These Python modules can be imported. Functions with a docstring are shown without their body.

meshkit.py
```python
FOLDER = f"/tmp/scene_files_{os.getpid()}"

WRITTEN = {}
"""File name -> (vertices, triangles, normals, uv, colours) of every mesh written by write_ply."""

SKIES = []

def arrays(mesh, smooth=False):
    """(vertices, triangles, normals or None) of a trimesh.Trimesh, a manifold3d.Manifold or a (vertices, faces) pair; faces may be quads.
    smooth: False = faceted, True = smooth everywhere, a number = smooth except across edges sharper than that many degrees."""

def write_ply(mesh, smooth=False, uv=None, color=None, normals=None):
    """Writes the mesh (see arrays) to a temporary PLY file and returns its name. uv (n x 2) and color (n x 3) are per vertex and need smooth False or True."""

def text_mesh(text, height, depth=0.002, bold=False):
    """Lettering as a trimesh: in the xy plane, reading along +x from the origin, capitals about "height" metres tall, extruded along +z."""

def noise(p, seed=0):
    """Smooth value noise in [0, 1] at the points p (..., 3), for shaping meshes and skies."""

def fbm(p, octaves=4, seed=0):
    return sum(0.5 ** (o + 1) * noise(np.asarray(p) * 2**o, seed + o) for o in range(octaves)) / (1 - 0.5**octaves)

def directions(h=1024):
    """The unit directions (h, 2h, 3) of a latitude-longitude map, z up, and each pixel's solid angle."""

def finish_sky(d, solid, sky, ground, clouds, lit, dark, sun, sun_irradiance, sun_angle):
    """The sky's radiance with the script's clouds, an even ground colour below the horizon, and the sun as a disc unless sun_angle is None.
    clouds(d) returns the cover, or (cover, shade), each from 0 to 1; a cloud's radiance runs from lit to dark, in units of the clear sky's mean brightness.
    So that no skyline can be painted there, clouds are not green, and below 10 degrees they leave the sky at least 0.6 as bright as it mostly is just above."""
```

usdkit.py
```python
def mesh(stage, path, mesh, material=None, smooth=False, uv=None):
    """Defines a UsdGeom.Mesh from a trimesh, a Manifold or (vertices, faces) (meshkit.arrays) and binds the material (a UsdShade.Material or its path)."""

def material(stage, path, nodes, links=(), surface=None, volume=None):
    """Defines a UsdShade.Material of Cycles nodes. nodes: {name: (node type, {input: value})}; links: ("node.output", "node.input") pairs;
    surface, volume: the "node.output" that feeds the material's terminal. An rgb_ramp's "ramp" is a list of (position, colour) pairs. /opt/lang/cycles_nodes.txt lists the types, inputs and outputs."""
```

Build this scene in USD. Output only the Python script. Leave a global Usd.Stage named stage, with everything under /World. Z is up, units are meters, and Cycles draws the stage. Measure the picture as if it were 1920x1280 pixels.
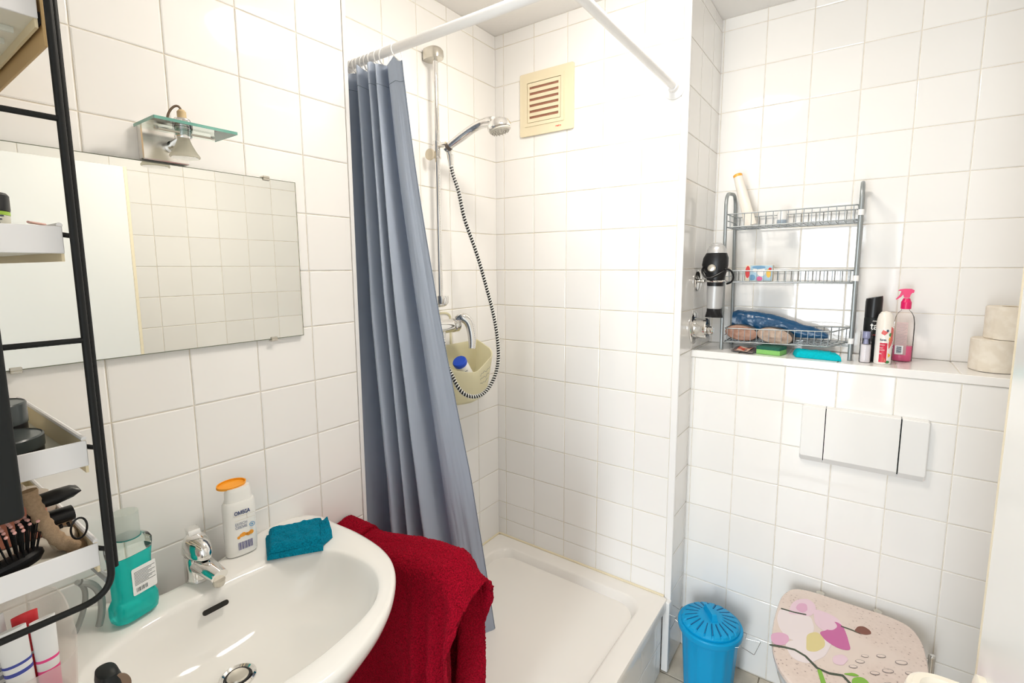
import math, random, numpy as np, trimesh, usdkit, meshkit
from pxr import Usd, UsdGeom, UsdLux, Gf, Sdf, UsdShade
import shapely.geometry as sg
from shapely import affinity

stage = Usd.Stage.CreateInMemory()
UsdGeom.SetStageUpAxis(stage, UsdGeom.Tokens.z)
UsdGeom.SetStageMetersPerUnit(stage, 1.0)
UsdGeom.Xform.Define(stage, '/World')
UsdGeom.Scope.Define(stage, '/World/Looks')
random.seed(7)
rng = np.random.default_rng(7)
PI = math.pi

# ------------------------------------------------------------------ camera, light, exposure
EXPOSURE = 0.15
cam = UsdGeom.Camera.Define(stage, '/World/camera')
yaw, pitch, roll = -0.6132, 0.1217, -0.0036
fw = np.array([math.sin(yaw) * math.cos(pitch), math.cos(yaw) * math.cos(pitch), -math.sin(pitch)])
r0 = np.array([math.cos(yaw), -math.sin(yaw), 0]); u0 = np.cross(r0, fw)
rt = r0 * math.cos(roll) + u0 * math.sin(roll); up = -r0 * math.sin(roll) + u0 * math.cos(roll)
eye = np.array([1.225, 0.0, 1.515])
mx = Gf.Matrix4d(*[float(x) for x in (*rt, 0, *up, 0, *(-fw), 0, *eye, 1)])
cam.AddTransformOp().Set(mx)
cam.CreateHorizontalApertureAttr(36.0); cam.CreateVerticalApertureAttr(24.0)
cam.CreateFocalLengthAttr(36.0 * 922.16 / 1920)
cam.CreateHorizontalApertureOffsetAttr(-12.39 * 36 / 1920)
cam.CreateVerticalApertureOffsetAttr(-26.77 * 36 / 1920)
cam.CreateClippingRangeAttr(Gf.Vec2f(0.02, 50))
cam.CreateExposureAttr(EXPOSURE)

LAMP = 47.0          # ceiling lamp diffuser (emission strength)
def rect_light(name, loc, rot, w, h, power, color):
    l = UsdLux.RectLight.Define(stage, '/World/' + name)
    l.CreateWidthAttr(w); l.CreateHeightAttr(h); l.CreateIntensityAttr(power); l.CreateColorAttr(Gf.Vec3f(*color))
    x = UsdGeom.Xformable(l); x.AddTranslateOp().Set(Gf.Vec3d(*loc)); x.AddRotateXYZOp().Set(Gf.Vec3f(*rot))
    return l
# daylight of the glazed hall door seen as a bright reflection in the tiles (emits towards +y)
rect_light('daylight_panel', (0.86, -2.31, 1.08), (90, 0, 0), 0.62, 1.9, 16.0, (0.86, 0.94, 1.0))

# ------------------------------------------------------------------ helpers
def mat(name, nodes, links, surface):
    return usdkit.material(stage, '/World/Looks/' + name, nodes, links, surface=surface)
def pm(name, col, rough=0.4, metal=0.0, vary=0.0, bump=None, **kw):
    n = {'p': ('principled_bsdf', dict(base_color=col, roughness=rough, metallic=metal, **kw))}
    L = []
    if vary:
        n['o'] = ('object_info', {})
        lo = tuple(c * (1 - vary) for c in col); hi = tuple(min(1, c * (1 + vary)) for c in col)
        n['r'] = ('rgb_ramp', {'ramp': [(0, lo), (1, hi)]})
        L += [('o.random', 'r.fac'), ('r.color', 'p.base_color')]
    if bump:
        sc, st, dist = bump
        n['g'] = ('geometry', {}); n['z'] = ('noise_texture', {'scale': sc, 'detail': 3.0}); n['b'] = ('bump', {'strength': st, 'distance': dist})
        L += [('g.position', 'z.vector'), ('z.fac', 'b.height'), ('b.normal', 'p.normal')]
    return mat(name, n, L, 'p.BSDF')
def noisemat(name, c1, c2, scale, rough, lo=0.4, hi=0.6, **kw):
    return mat(name, {'g': ('geometry', {}), 'z': ('noise_texture', {'scale': scale, 'detail': 4.0}), 'r': ('rgb_ramp', {'ramp': [(lo, c1), (hi, c2)]}),
                      'p': ('principled_bsdf', dict(roughness=rough, **kw))},
               [('g.position', 'z.vector'), ('z.fac', 'r.fac'), ('r.color', 'p.base_color')], 'p.BSDF')
def clothmat(name, col, scale, depth, rough=0.9, sheen=0.4, trans=0.0, dark=0.8):
    n = {'g': ('geometry', {}), 'z': ('noise_texture', {'scale': scale, 'detail': 4.0, 'roughness': 0.7}),
         'r': ('rgb_ramp', {'ramp': [(0.3, tuple(c * dark for c in col)), (0.7, tuple(min(1, c * 1.12) for c in col))]}),
         'b': ('bump', {'strength': 0.9, 'distance': depth}), 'p': ('principled_bsdf', dict(roughness=rough, specular_ior_level=0.12, sheen_weight=sheen, sheen_tint=tuple(min(1, c * 1.4 + .05) for c in col)))}
    L = [('g.position', 'z.vector'), ('z.fac', 'r.fac'), ('r.color', 'p.base_color'), ('z.fac', 'b.height'), ('b.normal', 'p.normal')]
    if trans:
        n['t'] = ('translucent_bsdf', {'color': col}); n['m'] = ('mix_closure', {'fac': trans})
        L += [('p.BSDF', 'm.closure1'), ('t.BSDF', 'm.closure2')]
        return mat(name, n, L, 'm.closure')
    return mat(name, n, L, 'p.BSDF')
def clearmat(name, tint, ior=1.35, rough=0.05, gmix=None):
    """thin clear plastic or pane: transparent mixed with glossy by fresnel"""
    return mat(name, {'f': ('fresnel', {'IOR': ior}), 't': ('transparent_bsdf', {'color': tint}), 's': ('glossy_bsdf', {'color': (1, 1, 1), 'roughness': rough}), 'm': ('mix_closure', {})},
               [('f.fac', 'm.fac'), ('t.BSDF', 'm.closure1'), ('s.BSDF', 'm.closure2')], 'm.closure')
def frostmat(name, col, k=0.5, rough=0.3):
    return mat(name, {'t': ('translucent_bsdf', {'color': col}), 'p': ('principled_bsdf', dict(base_color=col, roughness=rough)), 'c': ('transparent_bsdf', {'color': col}),
                      'm': ('mix_closure', {'fac': 0.5}), 'n': ('mix_closure', {'fac': k})},
               [('p.BSDF', 'm.closure1'), ('t.BSDF', 'm.closure2'), ('m.closure', 'n.closure1'), ('c.BSDF', 'n.closure2')], 'n.closure')

used = {}
def numbered(path):
    k = used.get(path, 0); used[path] = k + 1
    return path if k == 0 else f'{path}_{k:03d}'
class T:
    pass
def thing(name, label, cat, loc=(0, 0, 0), group=None, kind=None, rotz=None):
    t = T(); t.path = numbered('/World/' + name); t.loc = np.array(loc, float); t.rot = rotz
    x = UsdGeom.Xform.Define(stage, t.path)
    x.AddTranslateOp().Set(Gf.Vec3d(*map(float, loc)))
    if rotz is not None: x.AddRotateZOp().Set(math.degrees(rotz))
    tag(x.GetPrim(), label, cat, group, kind)
    return t
def tag(p, label=None, cat=None, group=None, kind=None):
    for k, v in (('label', label), ('category', cat), ('group', group), ('kind', kind)):
        if v: p.SetCustomDataByKey(k, v)
def part(t, name, mesh, m, smooth=30, label=None, kind=None, sub=None, local=False):
    """a mesh under thing t (or under part `sub`); mesh in world coordinates unless local"""
    parent = sub if sub else t.path
    path = numbered(parent + '/' + name)
    v, f, n = meshkit.arrays(mesh, smooth)
    if not local: v = v - t.loc
    ms = usdkit.mesh(stage, path, trimesh.Trimesh(v, f, process=False), m, smooth=False)
    if n is not None:
        ms.CreateNormalsAttr([Gf.Vec3f(*map(float, q)) for q in n]); ms.SetNormalsInterpolation('vertex')
    if label: ms.GetPrim().SetCustomDataByKey('label', label)
    if kind: ms.GetPrim().SetCustomDataByKey('kind', kind)
    return path
def solo(name, mesh, m, label, cat, smooth=30, group=None, kind=None):
    path = numbered('/World/' + name)
    ms = usdkit.mesh(stage, path, mesh, m, smooth=smooth)
    tag(ms.GetPrim(), label, cat, group, kind)
    return path
cat_ = trimesh.util.concatenate
def J(*ms):
    return cat_([m for m in ms])
def box(x0, x1, y0, y1, z0, z1, c=0.0):
    if c <= 0:
        b = trimesh.creation.box((x1 - x0, y1 - y0, z1 - z0)); b.apply_translation(((x0 + x1) / 2, (y0 + y1) / 2, (z0 + z1) / 2)); return b
    P = []
    for X, sx in ((x0, 1), (x1, -1)):
        for Y, sy in ((y0, 1), (y1, -1)):
            for Z, sz in ((z0, 1), (z1, -1)):
                P += [(X, Y + sy * c, Z + sz * c), (X + sx * c, Y, Z + sz * c), (X + sx * c, Y + sy * c, Z)]
    return trimesh.Trimesh(*hullof(P), process=False)
def hullof(P):
    h = trimesh.convex.convex_hull(np.array(P)); return h.vertices, h.faces
def rbox(x0, x1, y0, y1, z0, z1, r, n=4):
    P = []
    s = trimesh.creation.icosphere(2).vertices * r
    for X in (x0 + r, x1 - r):
        for Y in (y0 + r, y1 - r):
            for Z in (z0 + r, z1 - r): P.append(s + (X, Y, Z))
    return trimesh.Trimesh(*hullof(np.vstack(P)), process=False)
def M4(o, U=(1, 0, 0), V=(0, 1, 0), N=None):
    U = np.array(U, float); V = np.array(V, float); U /= np.linalg.norm(U); V /= np.linalg.norm(V)
    N = np.cross(U, V) if N is None else np.array(N, float)
    m = np.eye(4); m[:3, 0], m[:3, 1], m[:3, 2], m[:3, 3] = U, V, N, o
    return m
def put(mesh, o, U=(1, 0, 0), V=(0, 1, 0), N=None):
    mesh = mesh.copy(); mesh.apply_transform(M4(o, U, V, N)); return mesh
def axis_frame(d):
    d = np.array(d, float); d /= np.linalg.norm(d)
    a = np.array([0, 0, 1.0]) if abs(d[2]) < 0.9 else np.array([1.0, 0, 0])
    u = np.cross(a, d); u /= np.linalg.norm(u)
    return u, np.cross(d, u), d
def lathe(prof, n=40, o=(0, 0, 0), d=(0, 0, 1)):
    """surface of revolution of (r, h) along direction d from o"""
    prof = np.array(prof, float); u, v, w = axis_frame(d); o = np.array(o, float)
    a = np.linspace(0, 2 * PI, n, endpoint=False)
    ring = np.cos(a)[:, None] * u + np.sin(a)[:, None] * v
    return loft([o + w * h + ring * max(r, 1e-5) for r, h in prof], cap=True)
def loft(rings, cap=True, closed=False):
    rings = [np.asarray(r, float) for r in rings]; n = len(rings[0]); k = len(rings)
    V = np.vstack(rings); F = []
    i = np.arange(n); j = (i + 1) % n
    for a in range(k if closed else k - 1):
        b = (a + 1) % k
        F.append(np.stack([a * n + i, a * n + j, b * n + j], 1)); F.append(np.stack([a * n + i, b * n + j, b * n + i], 1))
    if cap and not closed:
        V = np.vstack([V, rings[0].mean(0), rings[-1].mean(0)])
        F.append(np.stack([np.full(n, k * n), j, i], 1)); F.append(np.stack([np.full(n, k * n + 1), (k - 1) * n + i, (k - 1) * n + j], 1))
    return trimesh.Trimesh(V, np.vstack(F), process=False)
def tube(P, r, n=10, closed=False, cap=True):
    P = np.asarray(P, float); k = len(P)
    r = np.full(k, r, float) if np.ndim(r) == 0 else np.asarray(r, float)
    if closed: tg = np.roll(P, -1, 0) - np.roll(P, 1, 0)
    else: tg = np.gradient(P, axis=0)
    tg /= np.maximum(np.linalg.norm(tg, axis=1, keepdims=True), 1e-9)
    u = axis_frame(tg[0])[0]; rings = []; a = np.linspace(0, 2 * PI, n, endpoint=False)
    for q, t, rr in zip(P, tg, r):
        u = u - t * (u @ t); u /= np.linalg.norm(u); v = np.cross(t, u)
        rings.append(q + rr * (np.cos(a)[:, None] * u + np.sin(a)[:, None] * v))
    return loft(rings, cap=cap, closed=closed)
def spline(P, n):
    from scipy.interpolate import CubicSpline
    P = np.asarray(P, float); s = np.r_[0, np.cumsum(np.linalg.norm(np.diff(P, axis=0), axis=1))]
    return CubicSpline(s, P)(np.linspace(0, s[-1], n))
def fillet(P, r, n=6, closed=False):
    """polyline with rounded corners"""
    P = [np.array(p, float) for p in P]; out = []; k = len(P)
    for i, p in enumerate(P):
        if not closed and i in (0, k - 1): out.append(p); continue
        a, b = P[i - 1] - p, P[(i + 1) % k] - p; la, lb = np.linalg.norm(a), np.linalg.norm(b)
        d = min(r, la * .49, lb * .49); A, B = p + a / la * d, p + b / lb * d
        for t in np.linspace(0, 1, n): out.append((1 - t) ** 2 * A + 2 * t * (1 - t) * p + t * t * B)
    return np.array(out)
def superring(w, d, z, n=40, e=2.6, c=(0, 0), rot=0.0):
    a = np.linspace(0, 2 * PI, n, endpoint=False); C, S = np.cos(a), np.sin(a)
    x = w / 2 * np.sign(C) * np.abs(C) ** (2 / e); y = d / 2 * np.sign(S) * np.abs(S) ** (2 / e)
    return np.stack([c[0] + x * math.cos(rot) - y * math.sin(rot), c[1] + x * math.sin(rot) + y * math.cos(rot), np.full(n, z)], 1)
def sheet(G, th):
    """thick cloth from a grid of points (nu, nv, 3)"""
    G = np.asarray(G, float); nu, nv = G.shape[:2]
    du = np.gradient(G, axis=0); dv = np.gradient(G, axis=1); N = np.cross(du, dv); N /= np.maximum(np.linalg.norm(N, axis=2, keepdims=True), 1e-9)
    A, B = (G + N * th / 2).reshape(-1, 3), (G - N * th / 2).reshape(-1, 3); o = nu * nv
    idx = np.arange(o).reshape(nu, nv); a, b, c, d = idx[:-1, :-1].ravel(), idx[1:, :-1].ravel(), idx[1:, 1:].ravel(), idx[:-1, 1:].ravel()
    F = [np.stack([a, b, c], 1), np.stack([a, c, d], 1), np.stack([a, c, b], 1) + o, np.stack([a, d, c], 1) + o]
    rim = np.r_[idx[:, 0], idx[-1, 1:], idx[::-1, -1][1:], idx[0, ::-1][1:-1]]; nx = np.roll(rim, -1)
    F += [np.stack([rim, rim + o, nx + o], 1), np.stack([rim, nx + o, nx], 1)]
    return trimesh.Trimesh(np.vstack([A, B]), np.vstack(F), process=False)
def extr(poly, h, o=(0, 0, 0), U=(1, 0, 0), V=(0, 1, 0)):
    if not hasattr(poly, 'geom_type'): poly = sg.Polygon(poly)
    gs = getattr(poly, 'geoms', [poly])
    m = cat_([trimesh.creation.extrude_polygon(g, h, engine='earcut') for g in gs])
    return put(m, o, U, V)
def rrect(x0, x1, y0, y1, r):
    return sg.box(x0 + r, y0 + r, x1 - r, y1 - r).buffer(r, 6)
def text(s, h, o, U, V, depth=0.0006, bold=False, center=False, width=None):
    m = meshkit.text_mesh(s, h, depth, bold)
    w = m.bounds[1][0] - m.bounds[0][0]
    if width: m.apply_scale([width / w, 1, 1]); w = width
    if center: m.apply_translation((-w / 2, 0, 0))
    return put(m, o, U, V)
X_, Y_, Z_ = (1, 0, 0), (0, 1, 0), (0, 0, 1)

# ------------------------------------------------------------------ materials
def tilemat(name, col):
    n = {'o': ('object_info', {}), 'r': ('rgb_ramp', {'ramp': [(0, tuple(c * .975 for c in col)), (1, tuple(c * 1.015 for c in col))]}),
         'g': ('geometry', {}), 'z': ('noise_texture', {'scale': 9.0, 'detail': 1.0}), 'b': ('bump', {'strength': 0.12, 'distance': 0.004}),
         'p': ('principled_bsdf', dict(roughness=0.05, specular_ior_level=0.5))}
    return mat(name, n, [('o.random', 'r.fac'), ('r.color', 'p.base_color'), ('g.position', 'z.vector'), ('z.fac', 'b.height'), ('b.normal', 'p.normal')], 'p.BSDF')
TILE = tilemat('tile_glaze', (0.942, 0.93, 0.908))
GROUT = noisemat('grout', (0.79, 0.73, 0.62), (0.88, 0.83, 0.74), 30, 0.8)
GROUTS = noisemat('grout_shower', (0.76, 0.69, 0.52), (0.87, 0.82, 0.70), 14, 0.8)
GROUTF = noisemat('grout_floor', (0.16, 0.14, 0.11), (0.28, 0.25, 0.20), 30, 0.9)
FLOORT = noisemat('floor_tile', (0.60, 0.53, 0.43), (0.70, 0.63, 0.52), 12, 0.35)
PAINT = pm('ceiling_paint', (0.945, 0.925, 0.90), 0.8, bump=(180, .25, .002))
PVC = pm('white_plastic', (0.91, 0.905, 0.895), 0.3)
CERAM = pm('sanitary_ceramic', (0.91, 0.895, 0.855), 0.07)
ENAMEL = pm('tray_enamel', (0.91, 0.88, 0.835), 0.12)
SILIC = pm('silicone_seal', (0.85, 0.76, 0.55), 0.5)
CHROME = pm('chrome', (0.80, 0.79, 0.77), 0.06, 1.0)
CHROMEB = pm('brushed_chrome', (0.66, 0.63, 0.56), 0.28, 1.0)
GREYM = pm('silver_lacquer', (0.34, 0.37, 0.38), 0.38, 0.6)
WIREM = pm('shelf_wire', (0.22, 0.24, 0.25), 0.4, 0.5)
MIRR = pm('mirror_silver', (0.93, 0.945, 0.91), 0.0, 1.0)
GLASSE = pm('glass_edge', (0.25, 0.62, 0.52), 0.1, transmission_weight=0.4)
PANE = clearmat('clear_pane', (0.93, 0.985, 0.96), 1.45, 0.02)
BLACKT = pm('black_tube', (0.006, 0.007, 0.007), 0.42, specular_ior_level=0.3)
BLACK = pm('black_plastic', (0.008, 0.008, 0.009), 0.35, specular_ior_level=0.35)
BLACKS = pm('black_satin', (0.010, 0.012, 0.012), 0.5, specular_ior_level=0.3)
CREAM = pm('cream_plastic', (0.86, 0.76, 0.54), 0.35)
CREAMD = pm('cream_tray_side', (0.66, 0.50, 0.28), 0.45)
BROWN = pm('brown_duct', (0.36, 0.16, 0.10), 0.7)
REDP = pm('red_print', (0.75, 0.05, 0.02), 0.5)
WHITE = pm('white_gloss', (0.88, 0.88, 0.87), 0.25)
DOORW = pm('door_lacquer', (0.86, 0.87, 0.86), 0.18)
HANDLE = pm('handle_plastic', (0.88, 0.83, 0.72), 0.25)
DOORE = pm('door_edge', (0.86, 0.77, 0.58), 0.4)
HALLW = pm('hall_paint', (0.90, 0.90, 0.90), 0.7)
HALLF = noisemat('hall_floor', (0.45, 0.36, 0.26), (0.52, 0.43, 0.32), 5, 0.4)

# ------------------------------------------------------------------ tiled walls
P = 0.15
def tile_mesh(o, U, V, N, a0, a1, b0, b1, bev=0.0016, proud=0.0022, tilt=0.0008):
    """one pillow-edged tile on the plane o + aU + bV with outward normal N"""
    U, V, N, o = (np.array(k, float) for k in (U, V, N, o))
    ta, tb = rng.uniform(-tilt, tilt, 2)
    def q(a, b, h): return o + a * U + b * V + h * N
    back = [q(a, b, -0.001) for a, b in ((a0, b0), (a1, b0), (a1, b1), (a0, b1))]
    mid = [q(a, b, proud - bev * .6) for a, b in ((a0, b0), (a1, b0), (a1, b1), (a0, b1))]
    e = bev * 1.4; ca, cb = (a0 + a1) / 2, (b0 + b1) / 2
    front = [q(a, b, proud + (a - ca) * ta * 4 + (b - cb) * tb * 4) for a, b in ((a0 + e, b0 + e), (a1 - e, b0 + e), (a1 - e, b1 - e), (a0 + e, b1 - e))]
    Vv = np.array(back + mid + front); F = []
    for s in (0, 4):
        for i in range(4):
            j = (i + 1) % 4; F += [(s + i, s + j, s + 4 + j), (s + i, s + 4 + j, s + 4 + i)]
    F += [(8, 9, 10), (8, 10, 11)]
    m = trimesh.Trimesh(Vv, F, process=False)
    if np.dot(np.cross(U, V), N) < 0: m.invert()
    return m
def cuts(start, lo, hi, pitch=P):
    k = math.ceil((lo - start) / pitch + 1e-4); c = [lo]
    while start + k * pitch < hi - 1e-3: c.append(start + k * pitch); k += 1
    return c + [hi]
def tiled(t, o, U, V, N, ca, cb, grout, m=TILE, gap=0.0025, back=0.008, skip=None, name='tile'):
    U_, V_, N_, o_ = (np.array(k, float) for k in (U, V, N, o))
    c = np.array([o_ + a * U_ + b * V_ + h * N_ for a in (ca[0], ca[-1]) for b in (cb[0], cb[-1]) for h in (0, -back)])
    part(t, 'grout', trimesh.Trimesh(*hullof(c), process=False), grout, smooth=False)
    for a0, a1 in zip(ca, ca[1:]):
        for b0, b1 in zip(cb, cb[1:]):
            if a1 - a0 < .008 or b1 - b0 < .008 or (skip and skip(a0, a1, b0, b1)): continue
            part(t, name, tile_mesh(o, U, V, N, a0 + gap / 2, a1 - gap / 2, b0 + gap / 2, b1 - gap / 2), m, smooth=False)
CEIL = 2.453
rowsL = cuts(0.0064, 0.0, CEIL)
YF = -0.16                                     # inner face of the doorway wall
t = thing('wall_left', 'white tiled wall behind the mirror and basin', 'wall', kind='structure')
part(t, 'masonry', box(-0.30, -0.008, YF - .1, 0.901, 0, CEIL), PAINT, smooth=False)
tiled(t, (0, 0, 0), Y_, Z_, X_, cuts(0.0127, YF, 0.9), rowsL, GROUT)
t = thing('wall_niche', 'white tiled shower wall that carries the shower rail', 'wall', kind='structure')
XS = -0.0877
part(t, 'masonry', box(-0.30, XS - .008, 0.902, 1.80, 0, CEIL), PAINT, smooth=False)
rowsS = [0.295] + cuts(0.002, 0.452, CEIL)
tiled(t, (XS, 0, 0), Y_, Z_, X_, cuts(0.0635, 0.902, 1.7028), rowsS, GROUTS)
t = thing('wall_back', 'white tiled shower wall under the ventilation grille', 'wall', kind='structure')
YB = 1.7028
part(t, 'masonry', box(-0.30, 0.6995, YB + .0085, 2.25, 0, CEIL), PAINT, smooth=False)
tiled(t, (0, YB, 0), X_, Z_, (0, -1, 0), cuts(0.1056, XS, 0.688), [0.295, 0.372] + cuts(0.002, 0.452, CEIL), GROUTS)
t = thing('wall_pier', 'narrow tiled side of the shower pier with the hair dryer', 'wall', kind='structure')
XC = 0.7079
YR, YBX, LEDGE = 2.1037, 1.865, 1.205
rowsR = cuts(0.007, 0.0, CEIL)
tiled(t, (XC, 0, 0), Y_, Z_, X_, [YB + .004, 1.845, 1.988, YR], rowsR, GROUT)
t = thing('wall_rear', 'white tiled wall above the cistern ledge', 'wall', kind='structure')
part(t, 'masonry', box(0.66, 1.80, YR + .008, 2.25, 0, CEIL), PAINT, smooth=False)
tiled(t, (0, YR, 0), X_, Z_, (0, -1, 0), cuts(0.8682 - P, XC, 1.673), [LEDGE] + cuts(0.007, LEDGE + .01, CEIL)[1:], GROUT)
t = thing('wall_cistern', 'tiled boxing of the concealed cistern with its ledge', 'wall', kind='structure')
part(t, 'masonry', box(XC + .001, 1.673, YBX + .008, YR - .001, 0, LEDGE - .006), PAINT, smooth=False)
colF = cuts(0.8714 - P, XC + .001, 1.673)
tiled(t, (0, YBX, 0), X_, Z_, (0, -1, 0), colF, cuts(0.004, 0.0, 1.1785), GROUT)
tiled(t, (0, YBX, LEDGE - .0022), X_, (0, 1, 0), Z_, cuts(0.8682 - P, XC + .001, 1.673), [-.004, YR - YBX], GROUT, name='ledge_tile')
part(t, 'edge_strip', box(XC + .001, 1.673, YBX - .006, YBX + .004, 1.1795, LEDGE, .0015), TILE, smooth=False)
t = thing('wall_right', 'tiled side wall behind the open door', 'wall', kind='structure')
XW = 1.673
part(t, 'masonry', box(XW + .008, 1.80, YF - .1, YR, 0, CEIL), PAINT, smooth=False)
tiled(t, (XW, 0, 0), Y_, Z_, (-1, 0, 0), cuts(0.975 - 8 * P, YF, YR), cuts(0.0227, 0, CEIL), GROUT)
t = thing('wall_front', 'white wall with the doorway to the hall', 'wall', kind='structure')
DX0, DX1, DZ = 0.50, 1.42, 2.0
part(t, 'masonry', box(-0.30, DX0, YF - .1, YF, 0, CEIL), PAINT, smooth=False)
part(t, 'masonry', box(DX1, 1.80, YF - .1, YF, 0, CEIL), PAINT, smooth=False)
part(t, 'lintel', box(DX0, DX1, YF - .1, YF, DZ, CEIL), PAINT, smooth=False)
# floor and ceiling
t = thing('floor', 'beige tiled bathroom floor with dark joints', 'floor', kind='structure')
tiled(t, (0, 0, 0), X_, Y_, Z_, cuts(0.20, 0.0, XW, .2), cuts(0.081, YF, YBX, .2), GROUTF, m=FLOORT, gap=.004, back=.03)
part(t, 'screed', box(-.3, 1.8, YF - .1, 2.25, -.1, -.03), PAINT, smooth=False)
solo('ceiling', box(-.3, 1.8, YF - .1, 2.25, CEIL, CEIL + .08), PAINT, 'off-white painted ceiling', 'ceiling', smooth=False, kind='structure')
# trims
solo('trim_1', J(box(-.086, .0035, .901, .9135, .3, CEIL, .0015)), PVC, 'white corner strip beside the shower curtain', 'corner trim', False, kind='structure')
solo('trim_2', box(.6885, .7125, YB - .004, YB + .0062, 0.286, CEIL, .0015), PVC, 'white corner strip on the shower pier edge', 'corner trim', False, kind='structure')
solo('trim_3', box(.692, .716, 1.676, 1.7005, .012, .290, .002), PVC, 'short white corner post at the shower tray corner', 'corner trim', False, kind='structure')
solo('trim_4', tube([(XS + .004, .93, .296), (XS + .004, YB - .004, .296), (.688, YB - .004, .296)], .005, 8), SILIC, 'yellowed silicone seal along the shower tray', 'seal', kind='structure')
t = thing('trim_5', 'white door frame of the bathroom doorway', 'door frame', kind='structure')
part(t, 'jamb', box(DX0, DX0 + .03, YF - .11, YF + .01, 0, DZ, .002), DOORW, False); part(t, 'jamb', box(DX1 - .03, DX1, YF - .11, YF + .01, 0, DZ, .002), DOORW, False)
part(t, 'head', box(DX0 + .03, DX1 - .03, YF - .11, YF + .01, DZ - .03, DZ, .002), DOORW, False)
# door leaf, opened inwards along the right wall
t = thing('door_1', 'white lacquered door leaf standing open at the right edge', 'door', (1.391, YF + .02, 0), kind='structure')
part(t, 'leaf', box(1.371, 1.411, YF + .02, .785, .01, 1.937, .002), DOORW, False)
part(t, 'edge_strip', box(1.3715, 1.4105, .785, .797, .01, 1.937, .0015), DOORE, False, label='cream door edge')
h = t; part(t, 'handle', J(tube(fillet([(1.372, .735, 1.009), (1.306, .735, 1.009), (1.306, .60, 1.009)], .03, 8), [.011] * 17 + [.012]), lathe([(.0, 0), (.026, 0), (.026, .007), (.02, .009), (0, .009)], 28, (1.371, .735, 1.009), (-1, 0, 0))), HANDLE)
# hall beyond the doorway (light comes from its glazed door)
t = thing('wall_hall', 'plain hall walls beyond the doorway', 'wall', kind='structure')
part(t, 'plaster', box(-1.3, -1.2, -2.4, YF - .1, 0, CEIL), HALLW, False); part(t, 'plaster', box(2.2, 2.3, -2.4, YF - .1, 0, CEIL), HALLW, False)
part(t, 'plaster', box(-1.2, .53, -2.42, -2.32, 0, CEIL), HALLW, False); part(t, 'plaster', box(1.19, 2.2, -2.42, -2.32, 0, CEIL), HALLW, False); part(t, 'plaster', box(.53, 1.19, -2.42, -2.32, 2.05, CEIL), HALLW, False)
part(t, 'plaster', box(-1.2, -.3, YF - .1, YF, 0, CEIL), HALLW, False); part(t, 'plaster', box(1.8, 2.2, YF - .1, YF, 0, CEIL), HALLW, False)
solo('floor_hall', box(-1.3, 2.3, -2.42, YF - .1, -.1, 0), HALLF, 'wooden hall floor beyond the doorway', 'floor', False, kind='structure')
solo('ceiling_hall', box(-1.3, 2.3, -2.42, YF - .1, CEIL, CEIL + .08), HALLW, 'white hall ceiling', 'ceiling', False, kind='structure')
t = thing('window_1', 'glazed hall door letting in the daylight', 'window', kind='structure')
for a in (box(.53, .55, -2.40, -2.33, 0, 2.05), box(1.17, 1.19, -2.40, -2.33, 0, 2.05), box(.55, 1.17, -2.40, -2.33, 2.03, 2.05), box(.55, 1.17, -2.40, -2.33, 0, .12)): part(t, 'frame', a, DOORW, False)
part(t, 'pane', box(.55, 1.17, -2.36, -2.352, .12, 2.03), WHITE, False)
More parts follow.
